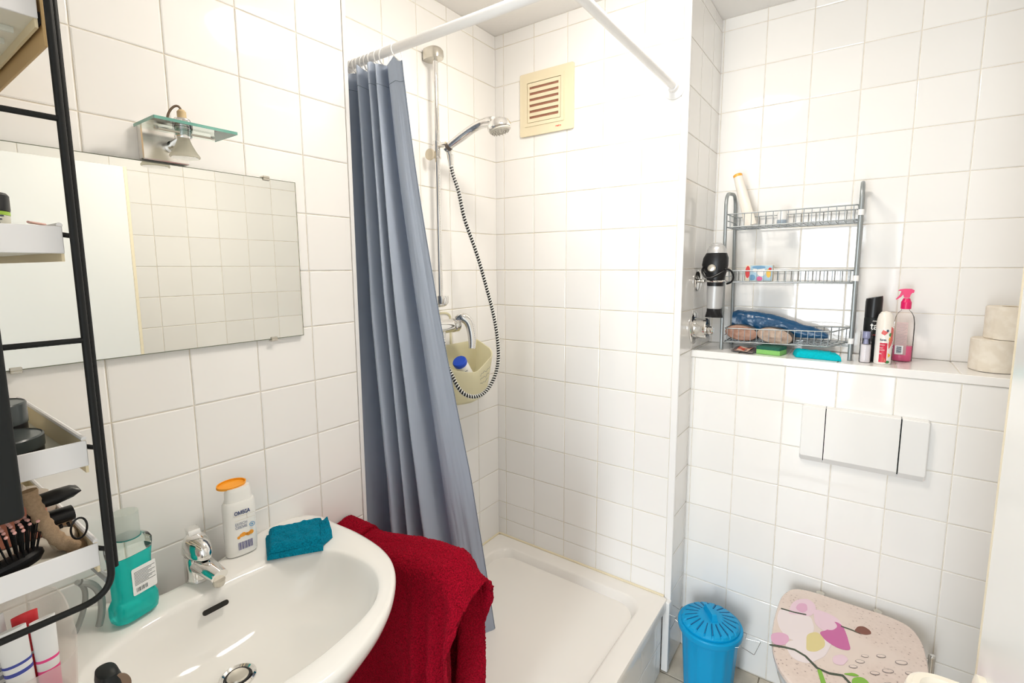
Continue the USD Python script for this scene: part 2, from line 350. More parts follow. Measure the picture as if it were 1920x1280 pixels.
# ------------------------------------------------------------------ ceiling lamp
LAMPM = mat('lamp_diffuser', {'e': ('emission', {'color': (1.0, 0.92, 0.82), 'strength': LAMP})}, [], 'e.emission')
t = thing('ceiling_lamp', 'round opal ceiling lamp between basin and shower', 'ceiling lamp', (0.713, 1.043, CEIL))
part(t, 'base', lathe([(0, 0), (.165, 0), (.168, -.040), (.166, -.052), (.152, -.052), (.152, -.044), (0, -.044)], 48, (0.713, 1.043, CEIL)), WHITE)
part(t, 'diffuser', lathe([(.151, -.048), (.149, -.066), (.135, -.086), (.09, -.099), (.0, -.104)], 48, (0.713, 1.043, CEIL)), LAMPM)
# ------------------------------------------------------------------ washbasin and what stands on it
def resample(pts, c, n=96):
    """closed outline (list of (x,y)) as radii at n angles about c, smoothed"""
    ring = np.array(spline(list(pts) + [pts[0]], 600)); a = np.arctan2(ring[:, 1] - c[1], ring[:, 0] - c[0]); r = np.hypot(ring[:, 0] - c[0], ring[:, 1] - c[1])
    o = np.argsort(a); a, r = a[o], r[o]; A = np.linspace(-PI, PI, n, endpoint=False)
    rr = np.interp(A, np.r_[a - 2 * PI, a, a + 2 * PI], np.r_[r, r, r])
    return np.stack([c[0] + rr * np.cos(A), c[1] + rr * np.sin(A)], 1)
yb0 = 0.41
def sym(h): return [(x, yb0 - w) for x, w in h] + [(x, yb0 + w) for x, w in h[::-1]]
OUT = resample(sym([(.006, .15), (.004, .29), (.03, .312), (.10, .318), (.18, .320), (.26, .316), (.33, .304), (.395, .277), (.45, .233), (.50, .172), (.535, .10), (.552, .035)]), (.27, yb0))
INN = resample(sym([(.146, .05), (.150, .12), (.172, .18), (.21, .222), (.265, .243), (.33, .246), (.385, .233), (.43, .203), (.462, .16), (.480, .10), (.489, .04)]), (.27, yb0))
DR = np.array([.262, .40])
def ring(A, k, z, c=(.22, yb0)):
    c = np.array(c); R = c + (A - c) * k; R[:, 0] = np.maximum(R[:, 0], .003); return np.c_[R, np.full(len(R), z)]
def mixr(k, z): return np.c_[OUT * (1 - k) + INN * k, np.full(len(OUT), z)]
BZ = 0.846
rings = [ring(OUT, .30, .64), ring(OUT, .50, .665), ring(OUT, .74, .72), ring(OUT, .90, .775), ring(OUT, .975, .812), ring(OUT, .995, .828), mixr(0, .838), mixr(.04, .846), mixr(.14, .850), mixr(.3, .851), mixr(.62, .8495), mixr(.9, .847), mixr(1, .842)]
for k, z in ((.985, .832), (.96, .812), (.92, .788), (.85, .762), (.74, .741), (.58, .726), (.38, .716), (.2, .712), (.09, .7105)):
    R = INN * 1.0; w = (1 - k) ** 1.0; c = np.array([.27, yb0]) * (1 - w) + DR * w
    rings.append(np.c_[c + (R - np.array([.27, yb0])) * k, np.full(len(R), z)])
t = thing('washbasin', 'white ceramic washbasin on the tiled wall under the mirror', 'washbasin', (.0, yb0, .64))
bowl = part(t, 'bowl', loft(rings, cap=True), CERAM, smooth=60)
sl = sg.LineString([(-.0195, 0), (.0195, 0)]).buffer(.0052, 8)
part(t, 'overflow_slot', extr(sl, .004, (.1605, .41, .812), Y_, (-.55, 0, 1)), pm('dark_hole', (.012, .010, .008), .8), label='dark overflow slot')
dr = part(t, 'drain', lathe([(.033, .0), (.033, .004), (.029, .006), (.0235, .002), (.0235, -.004), (.0, -.004)], 40, (DR[0], DR[1], .7115)), CHROME, label='chrome drain ring')
part(t, 'drain_gap', lathe([(.0197, .0012), (.0233, .0012), (.0233, .0030), (.0197, .0030)], 36, (DR[0], DR[1], .7125)), pm('drain_dark', (.01, .01, .01), .6), sub=dr, label='dark gap round the plug')
part(t, 'plug', lathe([(0, -.003), (.0195, -.003), (.0195, .0035), (.017, .006), (0, .0065)], 36, (DR[0], DR[1], .7125)), CHROMEB, label='metal plug')
# tap
t = thing('basin_tap', 'chrome single-lever mixer tap on the back of the washbasin', 'tap', (.088, .412, .8505))
TC = np.array([.086, .412])
part(t, 'body', loft([superring(.050 - .002 * k, .050 - .002 * k, .8505 + .050 * k, 36, 2.0, (TC[0] - .004 * k, TC[1])) for k in (0, .04, .06, .5, 1)] + [superring(.044, .044, .905, 36, 2.0, (TC[0] - .005, TC[1]))]), CHROME)
sp = []; a = np.linspace(0, 2 * PI, 32, endpoint=False)
for k in np.linspace(0, 1, 10):
    c = np.array([.080 + .078 * k, .412 + .012 * k, .888 - .014 * k]); w, hh = .047 - .013 * k, .040 - .012 * k
    sp.append(c + np.cos(a)[:, None] * w / 2 * np.array([-.1, .99, 0]) + np.sin(a)[:, None] * hh / 2 * np.array([.30, .03, .95]))
part(t, 'spout', loft(sp), CHROME)
part(t, 'aerator', lathe([(0, 0), (.0105, 0), (.0118, .004), (.0118, .013), (0, .013)], 24, (.1515, .4235, .8535), (.18, .02, 1)), CHROMEB)
part(t, 'gap', lathe([(0, 0), (.0215, 0), (.0215, .006), (0, .006)], 30, (.081, .412, .9045), (.16, 0, 1)), BLACKS)
lev = []
for s_, x0, h in ((.93, 0, 0), (1.0, 0, .003), (1.0, .002, .012), (.92, .002, .024), (.72, .0, .034), (.40, -.004, .039), (.05, -.006, .040)):
    R = np.stack([.081 + x0 + s_ * (.0265 * np.cos(a) + .017 * np.clip(np.cos(a), 0, 1) ** 2), .412 + s_ * .0262 * np.sin(a) + .004 * np.clip(np.cos(a), 0, 1), .9095 + h - .010 * np.clip(np.cos(a), 0, 1) * s_ - .16 * 0 * a], 1); lev.append(R)
part(t, 'lever', loft(lev), CHROME)
part(t, 'grip', loft([np.c_[np.array([(.060, .404), (.084, .402), (.086, .424), (.062, .426)]) + [dx, 0], np.full(4, z)] for z, dx in ((.938, 0), (.952, -.004), (.9565, -.006))] + [np.c_[np.array([(.062, .406), (.082, .404), (.084, .422), (.064, .424)]) + [-.006, 0], np.full(4, .9575)]]), CHROME, smooth=False)
# mouthwash bottle
TEAL = pm('mouthwash_liquid', (0.01, 0.74, 0.68), 0.04, transmission_weight=0.6, ior=1.34)
CLEARP = clearmat('clear_plastic', (0.90, 0.955, 0.93), 1.4, 0.06)
mw = (.112, .290); rot = .25
t = thing('mouthwash_bottle', 'teal mouthwash bottle with clear ribbed cap on the washbasin', 'bottle', (*mw, .8505))
def mring(w, d, z): return superring(d * .93, w * .92, z, 40, 3.2, mw, rot)
part(t, 'liquid', loft([mring(.066, .038, .8512), mring(.080, .050, .856), mring(.084, .054, .868), mring(.083, .053, .884), mring(.076, .046, .892), mring(.071, .042, .898), mring(.071, .042, .955), mring(.074, .044, .968), mring(.077, .046, .980)]), TEAL)
part(t, 'bottle_top', loft([mring(.0775, .0465, .981), mring(.080, .048, .990), mring(.080, .048, .998), mring(.070, .044, 1.006), mring(.044, .038, 1.011), mring(.036, .034, 1.014)]), CLEARP, label='clear empty upper part')
capr = [superring(.040, .040, z, 48, 2, mw) for z in (1.012, 1.016, 1.017, 1.056, 1.060)]
wob = np.r_[[1 + .02 * (i % 2) for i in range(48)]]
for k in (2, 3): capr[k][:, :2] = np.array(mw) + (capr[k][:, :2] - mw) * wob[:, None]
part(t, 'cap', loft(capr), frostmat('frosted_cap', (.84, .88, .85), .38, .25), smooth=20, label='frosted ribbed cap')
part(t, 'neck_ring', lathe([(.0175, 1.0105), (.0215, 1.0105), (.0215, 1.0122), (.0175, 1.0122)], 36, (*mw, 0)), pm('neck_teal', (.02, .22, .20), .2), label='dark teal neck ring')
U = np.array([-math.sin(rot), math.cos(rot), 0]); Nn = np.array([math.cos(rot), math.sin(rot), 0]); o = np.array([mw[0], mw[1], .903]) + Nn * .0200 + U * .001
lb = part(t, 'label', extr(rrect(-.012, .031, -.003, .050, .003), .0006, o, U, Z_), pm('paper_label', (.85, .85, .83), .5), smooth=False)
ink = pm('grey_print', (.22, .24, .24), .6)
ln = [box(-.008, .029 - .006 * (k % 3), .041 - .0028 * k, .0422 - .0028 * k, .0006, .0009) for k in range(10)]
bars = [box(-.006 + .0022 * k, -.0052 + .0022 * k + .0006 * (k % 3), .002, .010, .0006, .0009) for k in range(9)]
part(t, 'print', put(J(*ln, *bars), o, U, Z_), ink, smooth=False, sub=lb)
# shower gel
sg0 = (.066, .512); rot = -.12; GZ = .0008
GEL = pm('gel_bottle', (.88, .87, .83), .3)
t = thing('shower_gel_bottle', 'white shower gel bottle with open orange flip cap on the washbasin', 'bottle', (*sg0, .8515))
def gring(w, d, z, c=0): return superring(d, w, z + GZ, 44, 2.5, sg0, rot)
part(t, 'body', loft([gring(.062, .030, .8508), gring(.067, .035, .854), gring(.069, .037, .88), gring(.069, .037, .965), gring(.068, .036, .976), gring(.063, .032, .981)]), GEL)
part(t, 'neck', loft([gring(.058, .030, .981), gring(.058, .030, .986), gring(.056, .029, .987), gring(.055, .029, 1.003), gring(.052, .028, 1.008), gring(.050, .026, 1.013)]), GEL)
U = np.array([-math.sin(rot), math.cos(rot), 0]); Nn = np.array([math.cos(rot), math.sin(rot), 0])
fc = np.array([sg0[0], sg0[1], 1.020]) - Nn * .006 - U * .010
a = np.linspace(0, 2 * PI, 36, endpoint=False); tl = np.array([.35, 0, .94]); fx = np.cross(U, tl)
cupo = []
for s, hh in ((.80, -.004), (1, -.003), (1, .003), (.93, .003), (.90, -.001), (0.02, -.001)): cupo.append(fc + s * (np.cos(a)[:, None] * .031 * U + np.sin(a)[:, None] * .0155 * fx) + hh * tl)
part(t, 'flip_cap', loft(cupo), pm('orange_plastic', (.92, .36, .015), .35, transmission_weight=0.0), label='orange flip cap standing open')
def gp(x, z): return np.array([sg0[0], sg0[1], z]) + Nn * .0187 + U * x
navy = pm('navy_print', (.03, .05, .16), .5)
pr = part(t, 'brand_print', text('OMBIA', .0085, gp(-.016, .953), U, Z_, bold=True, width=.033), navy, smooth=False)
part(t, 'text_print', J(text('DUSCH', .0062, gp(-.016, .928), U, Z_, width=.025), text('CREME', .0062, gp(-.016, .9195), U, Z_, width=.025)), pm('grey_blue_print', (.32, .34, .44), .5), smooth=False)
part(t, 'rule_print', J(*[extr(sg.box(-.016, 0, .027, .0005), .0004, gp(0, z), U, Z_) for z in (.949, .9395)], extr(sg.box(.010, 0, .0105, .010), .0004, gp(0, .9395), U, Z_)), pm('sand_print', (.72, .66, .52), .5), smooth=False)
part(t, 'badge', extr(sg.Point(.020, .921).buffer(.0058).difference(sg.Point(.020, .921).buffer(.0045)).union(sg.Point(.020, .921).buffer(.0020)), .0005, gp(0, 0), U, Z_), pm('blue_print', (.16, .36, .60), .5), smooth=False)
pt = [(-.010 + .0052 * k + .001 * (k % 2), .8985 + .0028 * math.sin(1.1 * k) + .0012 * k, .0034 + .0008 * (k % 3)) for k in range(6)]
OP = pm('orange_print', (.90, .36, .03), .5)
for x, z, r in pt: part(t, 'fruit_print', extr(sg.Point(x, z).buffer(r, 6), .0004 + .00005 * (x > 0), gp(0, 0), U, Z_), OP, smooth=False)
part(t, 'barcode', J(*[extr(sg.box(-.012 + .0021 * k, .868, -.012 + .0021 * k + (.0007, .0014, .001)[k % 3], .886), .0004, gp(0, 0), U, Z_) for k in range(15)]), pm('violet_print', (.14, .13, .30), .5), smooth=False)
# teal washcloth
WC = clothmat('teal_terry', (0.0, 0.30, 0.47), 300, .005, dark=.40, sheen=.15)
t = thing('washcloth', 'folded teal terry washcloth on the basin rim next to the shower gel', 'washcloth', (.12, .62, .8505))
def clothslab(q, h, n=(46, 34), seed=1, amp=.003, wob=.004):
    """puffy folded cloth over the quad q (front-left, front-right, back-right, back-left), resting at q's z"""
    q = np.array(q, float); rings = []
    nu, nv = n; s, v = np.meshgrid(np.linspace(0, 1, nu), np.linspace(0, 1, nv), indexing='ij')
    B = ((1 - s) * (1 - v))[..., None] * q[0] + (s * (1 - v))[..., None] * q[1] + (s * v)[..., None] * q[2] + ((1 - s) * v)[..., None] * q[3]
    edge = np.minimum(np.minimum(s, 1 - s) * nu / 4, np.minimum(v, 1 - v) * nv / 4).clip(0, 1)
    hgt = h * np.sqrt(1 - (1 - edge) ** 2)
    nz = meshkit.fbm(np.stack([B[..., 0] * 60, B[..., 1] * 60, np.full(s.shape, seed * 3.3)], -1), 3, seed) - .5
    hgt = hgt + edge * (meshkit.noise(B * 420.0, seed + 20) - .5) * min(.0030, h * .12)
    Tt = B + np.stack([np.zeros_like(s), np.zeros_like(s), hgt + nz * amp * 4 * edge + .0004], -1)
    idx = np.arange(nu * nv).reshape(nu, nv); a_, b_, c_, d_ = idx[:-1, :-1].ravel(), idx[1:, :-1].ravel(), idx[1:, 1:].ravel(), idx[:-1, 1:].ravel(); o_ = nu * nv
    F = [np.stack([a_, b_, c_], 1), np.stack([a_, c_, d_], 1), np.stack([a_, c_, b_], 1) + o_, np.stack([a_, d_, c_], 1) + o_]
    rim = np.r_[idx[:, 0], idx[-1, 1:], idx[::-1, -1][1:], idx[0, ::-1][1:-1]]; nx = np.roll(rim, -1)
    F += [np.stack([rim, rim + o_, nx + o_], 1), np.stack([rim, nx + o_, nx], 1)]
    return trimesh.Trimesh(np.vstack([Tt.reshape(-1, 3), B.reshape(-1, 3)]), np.vstack(F), process=False)
z0 = .8512
part(t, 'lower_fold', clothslab([(.148, .528, z0), (.218, .625, z0), (.125, .690, z0), (.052, .575, z0)], .012, seed=2, amp=.001), WC, smooth=True)
part(t, 'upper_fold', clothslab([(.146, .534, z0 + .012), (.208, .632, z0 + .012), (.108, .694, z0 + .012), (.050, .585, z0 + .012)], .013, seed=3, amp=.0040), WC, smooth=True)
part(t, 'corner_fold', clothslab([(.202, .628, z0), (.186, .672, z0), (.120, .704, z0), (.126, .672, z0)], .028, (30, 22), seed=5, amp=.005), WC, smooth=True)
# black object leaning in the basin front-left
t = thing('brush_handle', 'black oval brush handle with brown inset leaning in the washbasin', 'brush', (.335, .20, .78))
part(t, 'shaft', loft([superring(.030, .020, .784, 28, 2.4, (.338, .205)), superring(.040, .026, .805, 28, 2.4, (.337, .203)), superring(.046, .030, .86, 28, 2.4, (.335, .197)), superring(.046, .030, .905, 28, 2.4, (.333, .192)), superring(.040, .025, .917, 28, 2.4, (.333, .191)), superring(.030, .018, .920, 28, 2.4, (.333, .190))]), BLACKS)
part(t, 'inset', extr(affinity.scale(sg.Point(0, 0).buffer(.019, 10), .9, 1.1), .003, (.3495, .197, .893), Y_, (-.03, 0, 1)), pm('brown_tint', (.20, .13, .085), .25), label='brown tinted inset')
# clear beaker with tubes
FROST = frostmat('frosted_plastic', (.96, .94, .92), .72, .3)
t = thing('toothpaste_beaker', 'frosted clear beaker of toothpaste tubes at the left end of the washbasin', 'beaker', (.215, .125, .8505))
def shell(outl, zs, th):
    o_ = np.array(outl); c = o_.mean(0); R = [np.c_[c + (o_ - c) * .88, np.full(len(o_), .8512)]]
    zt = np.array(zs)
    R.append(np.c_[o_, zt]); R.append(np.c_[c + (o_ - c) * (1 - th), zt]); R.append(np.c_[c + (o_ - c) * (.88 - th), np.full(len(o_), .8545)])
    return loft(R)
oo = superring(.105, .105, 0, 40, 3.5, (.225, .128))[:, :2]
zt = .925 + .085 * np.clip((.275 - oo[:, 0]) / .10, 0, 1)
part(t, 'beaker', shell(oo, zt, .04), FROST)
def tubeobj(name, label, base, top, r, body, extra=()):
    b_, tp = np.array(base), np.array(top); d = (tp - b_); L = np.linalg.norm(d); u, v, w = axis_frame(d); a = np.linspace(0, 2 * PI, 24, endpoint=False)
    R = []
    for k in np.linspace(0, 1, 8):
        fl = max(.22, 1 - k * .78) if name == 'toothpaste_tube' else 1
        R.append(b_ + d * k + r * (np.cos(a)[:, None] * u * (1 + .25 * (1 - fl)) + np.sin(a)[:, None] * v * fl))
    q = thing(name, label, 'tube', base, 'toothpaste tubes in the beaker'); part(q, 'body', loft(R), body)
    for nm, k0, k1, m_ in extra:
        R2 = [b_ + d * k + r * 1.02 * (np.cos(a)[:, None] * u * (1 + .25 * (1 - max(.22, 1 - k * .78))) + np.sin(a)[:, None] * v * max(.22, 1 - k * .78)) for k in (k0, (k0 + k1) / 2, k1)]
        part(q, nm, loft(R2), m_)
    return q
TW = pm('tube_white', (.86, .86, .85), .3); TR = pm('tube_red', (.72, .04, .05), .35); TP = pm('tube_pink', (.86, .06, .26), .35); TB = pm('tube_blue', (.05, .07, .36), .4); TG = pm('tube_grey', (.30, .32, .37), .35)
tubeobj('toothpaste_tube', 'white and grey striped toothpaste tube at the left in the frosted beaker', (.205, .100, .8575), (.235, .088, 1.020), .016, TW, [('stripe', .30, .34, TG), ('stripe', .38, .42, TG), ('stripe', .46, .5, TG), ('stripe', .54, .58, TG), ('red_band', .1, .2, TR)])
tubeobj('toothpaste_tube', 'white toothpaste tube with blue curl print in the frosted beaker', (.237, .118, .8575), (.262, .108, 1.005), .014, TW, [('blue_band', .5, .54, TB), ('blue_band', .60, .63, TB)])
tubeobj('toothpaste_tube', 'red toothpaste tube standing in the frosted beaker', (.215, .132, .8575), (.246, .126, 1.012), .012, TR, [('white_band', .55, .58, TW)])
tubeobj('toothpaste_tube', 'white and pink toothpaste tube leaning in the frosted beaker', (.237, .146, .8575), (.258, .142, 1.0), .012, TW, [('pink_band', .02, .40, TP), ('pink_stripe', .5, .53, TP)])
# grey strap hanging behind the beaker
t = thing('grey_clip', 'grey spring hair clip standing behind the frosted beaker', 'hair clip', (.085, .215, .8505))
GC = pm('grey_textile', (.40, .42, .40), .6, bump=(300, .5, .001))
part(t, 'jaw', tube(spline([(.09, .205, .8555), (.085, .222, .89), (.088, .226, .93), (.10, .215, .955)], 16), [.0045] * 16, 8), GC)
part(t, 'jaw', tube(spline([(.10, .238, .8555), (.10, .245, .89), (.098, .240, .93), (.10, .22, .952)], 16), [.006] * 16, 8), GC)
# mirror and clips
t = thing('mirror', 'frameless rectangular mirror on the tiled wall above the basin', 'mirror', (0.003, .42, 1.535))
part(t, 'glass', box(.0042, .0130, .11, .7300, 1.3385, 1.7305, .0006), MIRR, smooth=False)
part(t, 'edge', J(box(.0040, .0126, .7300, .7312, 1.338, 1.731), box(.0040, .0126, .1088, .7312, 1.3372, 1.3384), box(.0040, .0126, .1088, .7312, 1.7306, 1.7316)), pm('mirror_edge', (.22, .24, .18), .4), smooth=False)
for y, z, s in ((.655, 1.732, 1), (.650, 1.337, -1), (.186, 1.337, -1), (.186, 1.732, 1)):
    part(t, 'clip', J(box(.003, .0165, y - .008, y + .008, min(z, z + s * .005), max(z, z + s * .005), .001), box(.0132, .0165, y - .008, y + .008, min(z - s * .006, z), max(z - s * .006, z), .001)), CHROMEB, smooth=False)
# lamp above the mirror
PLATE = pm('polished_plate', (.93, .91, .88), .22, 1.0)
t = thing('mirror_lamp', 'small chrome spot lamp with a clear glass shelf above the mirror', 'lamp', (.0025, .455, 1.77))
part(t, 'back_plate', box(.0025, .024, .402, .486, 1.7335, 1.806, .002), PLATE, smooth=False)
part(t, 'arm', J(tube([(.024, .452, 1.765), (.055, .452, 1.772), (.085, .452, 1.776)], .0075, 16), lathe([(.0, 0), (.011, 0), (.011, .012), (0, .012)], 20, (.024, .452, 1.764), (1, 0, .1))), CHROME)
part(t, 'glass_shelf', extr(sg.Polygon([(.150, .382), (.150, .527), (.052, .527), (.052, .382)]).difference(sg.Point(.088, .452).buffer(.017, 10)), .005, (0, 0, 1.786)), PANE, smooth=False)
part(t, 'shelf_edge', J(box(.1500, .1508, .382, .527, 1.7858, 1.7912), box(.052, .150, .3812, .382, 1.7858, 1.7912), box(.052, .150, .527, .5278, 1.7858, 1.7912)), GLASSE, smooth=False, label='green glass edge')
part(t, 'cross_bar', J(tube([(.098, .400, 1.781), (.098, .505, 1.781)], .0022, 8), *[lathe([(0, 0), (.004, 0), (.004, .006), (0, .006)], 12, (.098, y, 1.779)) for y in (.402, .503)]), CHROMEB)
part(t, 'socket', J(lathe([(0, 0), (.0145, 0), (.0155, .004), (.0155, .034), (.0135, .038), (0, .038)], 28, (.088, .452, 1.772))), CHROME)
part(t, 'terminal', lathe([(0, 0), (.008, 0), (.008, .014), (.005, .018), (0, .018)], 18, (.088, .452, 1.8095)), CREAMD)
part(t, 'wire', tube(spline([(.088, .452, 1.826), (.086, .446, 1.834), (.080, .438, 1.828), (.076, .437, 1.80)], 14), .0022, 8), pm('wire_brown', (.22, .15, .10), .6))
bl = part(t, 'bulb', lathe([(0, 0), (.010, 0), (.012, -.006), (.014, -.012), (.021, -.026), (.0265, -.034), (.0265, -.037), (.024, -.0375)], 36, (.088, .452, 1.773)), frostmat('bulb_glass', (.86, .84, .76), .45, .15), label='frosted reflector bulb')
part(t, 'lens', lathe([(0, 0), (.0235, 0), (.0235, -.0012), (0, -.002)], 30, (.088, .452, 1.7358)), clearmat('bulb_lens', (.95, .95, .92), 1.5, .1), sub=bl)
# ------------------------------------------------------------------ shower
TX0, TX1, TY0, TY1, TZ = XS + .003, 0.705, 0.9035, YB - .003, 0.294
def rr(x0, x1, y0, y1, r, z, n=10):
    R = []
    for cx, cy, a0 in ((x1 - r, y1 - r, 0), (x0 + r, y1 - r, 90), (x0 + r, y0 + r, 180), (x1 - r, y0 + r, 270)):
        for a in np.radians(np.linspace(a0, a0 + 90, n)): R.append((cx + r * math.cos(a), cy + r * math.sin(a), z))
    return np.array(R)
t = thing('shower_tray', 'white enamelled shower tray in the tiled corner', 'shower tray', (.31, 1.30, 0))
R = [rr(TX0, TX1, TY0, TY1, .012, .262), rr(TX0, TX1, TY0, TY1, .012, .286), rr(TX0 + .004, TX1 - .004, TY0 + .004, TY1 - .004, .012, TZ), rr(TX0 + .012, TX1 - .012, TY0 + .012, TY1 - .012, .014, TZ + .001),
     rr(TX0 + .060, TX1 - .066, TY0 + .06, TY1 - .060, .07, TZ - .001), rr(TX0 + .070, TX1 - .076, TY0 + .07, TY1 - .070, .075, TZ - .008), rr(TX0 + .080, TX1 - .088, TY0 + .08, TY1 - .082, .08, TZ - .035),
     rr(TX0 + .090, TX1 - .098, TY0 + .09, TY1 - .094, .09, .205), rr(TX0 + .104, TX1 - .115, TY0 + .104, TY1 - .110, .09, .180), rr(TX0 + .135, TX1 - .15, TY0 + .135, TY1 - .145, .09, .170), rr(.28, .34, 1.27, 1.33, .02, .164)]
part(t, 'basin', loft(R), ENAMEL, smooth=50)
part(t, 'waste', lathe([(0, 0), (.032, 0), (.030, .004), (.0, .005)], 30, (.10, 1.12, .171)), CHROME)
t = thing('wall_apron', 'white tiled front of the shower tray', 'wall', kind='structure')
part(t, 'masonry', box(.60, .680, .9035, YB - .003, 0, .150), PAINT, smooth=False)
tiled(t, (.688, 0, 0), Y_, Z_, X_, cuts(1.0265 - P, .9035, 1.675, P), [0.0, .131, .261], GROUT)
# curtain rod
ZR = 2.102
rodp = fillet([(XS + .003, .972, ZR + .006), (.668, .975, ZR + .006), (.664, YB - .003, ZR)], .07, 10)
t = thing('curtain_rod', 'white L-shaped shower curtain rod below the ceiling', 'curtain rod', (XS + .003, .972, ZR))
part(t, 'rod', tube(rodp, .0125, 20), PVC)
for o, d in (((XS + .0025, .972, ZR + .006), (1, 0, 0)), ((.664, YB - .0025, ZR), (0, -1, 0))): part(t, 'flange', lathe([(0, 0), (.037, 0), (.037, .004), (.029, .009), (.0185, .012), (.0165, .026), (.013, .027), (0, .027)], 36, o, d), PVC)
# curtain
def sm(x): x = np.clip(x, 0, 1); return x * x * (3 - 2 * x)
CUR = mat('curtain_fabric', {'g': ('geometry', {}), 'z': ('noise_texture', {'scale': 900.0, 'detail': 2.0}), 'b': ('bump', {'strength': 0.25, 'distance': 0.0006}),
                             'p': ('principled_bsdf', dict(base_color=(.50, .575, .70), roughness=.38, specular_ior_level=.45, sheen_weight=.25)), 't': ('translucent_bsdf', {'color': (.50, .58, .72)}), 'm': ('mix_closure', {'fac': .22})},
          [('g.position', 'z.vector'), ('z.fac', 'b.height'), ('b.normal', 'p.normal'), ('p.BSDF', 'm.closure1'), ('t.BSDF', 'm.closure2')], 'm.closure')
HEM = pm('curtain_hem', (.20, .25, .33), .5)
ns, nz = 260, 90
S, V = np.meshgrid(np.linspace(0, 1, ns), np.linspace(0, 1, nz), indexing='ij')
def curtain_surface(S, V):
    k = V
    ztop = 2.083 - .016 * np.abs(np.sin(S * PI * 5.5 + .4)) * (1 - np.clip(V * 20, 0, 1))
    zb = .545 - .30 * sm(S * 1.25)
    Z = ztop + (zb - ztop) * k
    xl = -.071 + .004 * k; xr = .162 + .082 * sm(k * 1.05)
    yl = .968 + .030 * k; yr = .972 + .285 * k ** 1.15
    w = S + .022 * np.sin(2 * PI * (2.3 * S + .6 * k)) * (S < .93) * np.sin(PI * S)
    Xc = xl + (xr - xl) * w; Yc = yl + (yr - yl) * (.35 * S + .65 * S ** 2.4)
    # folds: deep at the left, one broad flat panel at the right
    ph = np.interp(S, [0, .07, .20, .33, .42, .50, .57, .64, .70, .76, .86, 1.0], np.array([-.25, .0, .47, .97, 1.5, 2.0, 2.5, 3.0, 3.45, 3.75, 4.0, 4.18]))
    ph = ph + .10 * k * np.sin(3 * S + 1)
    amp = (.034 + .028 * sm(k * 2)) * np.interp(S, [0, .05, .62, .75, .9, 1], [.15, 1, 1, .55, .35, .3])
    f = np.cos(2 * PI * ph); f = np.sign(f) * np.abs(f) ** .75
    off = amp * f
    nx, ny = .42, -.907
    wr = (meshkit.fbm(np.stack([S * 16, V * 6, np.full(S.shape, 2.0)], -1), 3, 4) - .5) * .012 * (.3 + k)
    return np.stack([Xc + (off + wr) * nx * .5, Yc + (off + wr) * ny, Z], -1)
G = curtain_surface(S, V)
G[..., 0] = np.maximum(G[..., 0], XS + .006)
G[..., 0] = np.where(G[..., 1] < .916, np.maximum(G[..., 0], .007), G[..., 0])
t = thing('shower_curtain', 'blue-grey shower curtain gathered at the left of the shower', 'curtain', (.05, .98, ZR))
cl = part(t, 'cloth', sheet(G, .0012), CUR, smooth=True)
part(t, 'hem', J(tube(G[-1, ::2], .0016, 6), tube(G[::4, -1], .0016, 6)), HEM, sub=cl)
part(t, 'seam', tube(G[::2, 3] + np.array([.0004, -.0010, 0]), .0008, 5), HEM, sub=cl)
part(t, 'torn_corner', sheet(np.array([[G[-14, -1] + (G[-1, -1] - G[-14, -1]) * a + np.array([.006 * b * a, -.004 * b, -.045 * b * (.25 + .75 * a)]) for b in np.linspace(0, 1, 6)] for a in np.linspace(0, 1, 8)]), .001), CUR, smooth=True)
for k, x in enumerate((-.066, -.052, -.034, -.018, 0.0, .018, .036, .062, .085, .125)):
    a = np.linspace(0, 2 * PI, 26, endpoint=False); tx = (.25 if x > .1 else .12) * math.sin(k * 1.7)
    part(t, 'ring', tube(np.stack([x + .012 * np.sin(a) * tx * 3 + (.010 * (1 - np.sin(a)) if k == 9 else 0), .974 + .018 * np.cos(a), ZR - .003 + .0225 * np.sin(a)], 1), .0016, 8, closed=True), PVC)
# second, patterned curtain behind
LIN = noisemat('liner_print', (.10, .05, .04), (.84, .80, .74), 38, .4, .44, .50)
s2, v2 = np.meshgrid(np.linspace(0, 1, 60), np.linspace(0, 1, 50), indexing='ij')
G2 = np.stack([np.maximum(-.080 + .008 * s2 + .003 * np.sin(9 * v2), XS + .005), 1.016 + .050 * s2, 2.07 - .50 * v2], -1)
G2[:, :, 0] = np.where(s2 < .12, XS + .005, G2[:, :, 0]); G2[:, :, 1] -= .006 * (1 - s2)
solo('shower_liner', sheet(G2, .0008), LIN, 'white curtain liner with dark brown print behind the blue-grey curtain edge', 'curtain', True)
# shower rail
RX, RY = -.040, 1.303
t = thing('shower_rail', 'chrome shower rail on the tiled niche wall', 'shower rail', (XS + .0025, RY, 1.38))
part(t, 'pole', tube([(RX, RY, 1.395), (RX, RY, 2.245)], .0095, 20), CHROME)
def bracket(z, s):
    R = [superring(a, b, z + h * s, 32, 2.8, (c, RY)) for a, b, h, c in ((.074, .050, .0, -.049), (.076, .052, .008, -.048), (.074, .052, .026, -.049), (.064, .046, .036, -.052), (.050, .030, .041, -.058))]
    m = loft(R); 
    if s < 0: m.invert()
    v = m.vertices.copy(); v[:, 0] = np.maximum(v[:, 0], XS + .0026); m.vertices = v; return m
part(t, 'top_bracket', bracket(2.226, 1), CHROMEB); part(t, 'foot_bracket', bracket(1.412, -1), CHROME)
part(t, 'slider', J(lathe([(.0105, 0), (.0135, 0), (.0135, .004), (.0125, .008), (.0125, .055), (.0135, .058), (.0105, .06)], 24, (RX, RY, 1.895)), tube([(RX + .01, RY, 1.938), (RX + .038, RY + .006, 1.940)], .0085, 14)), CHROME)
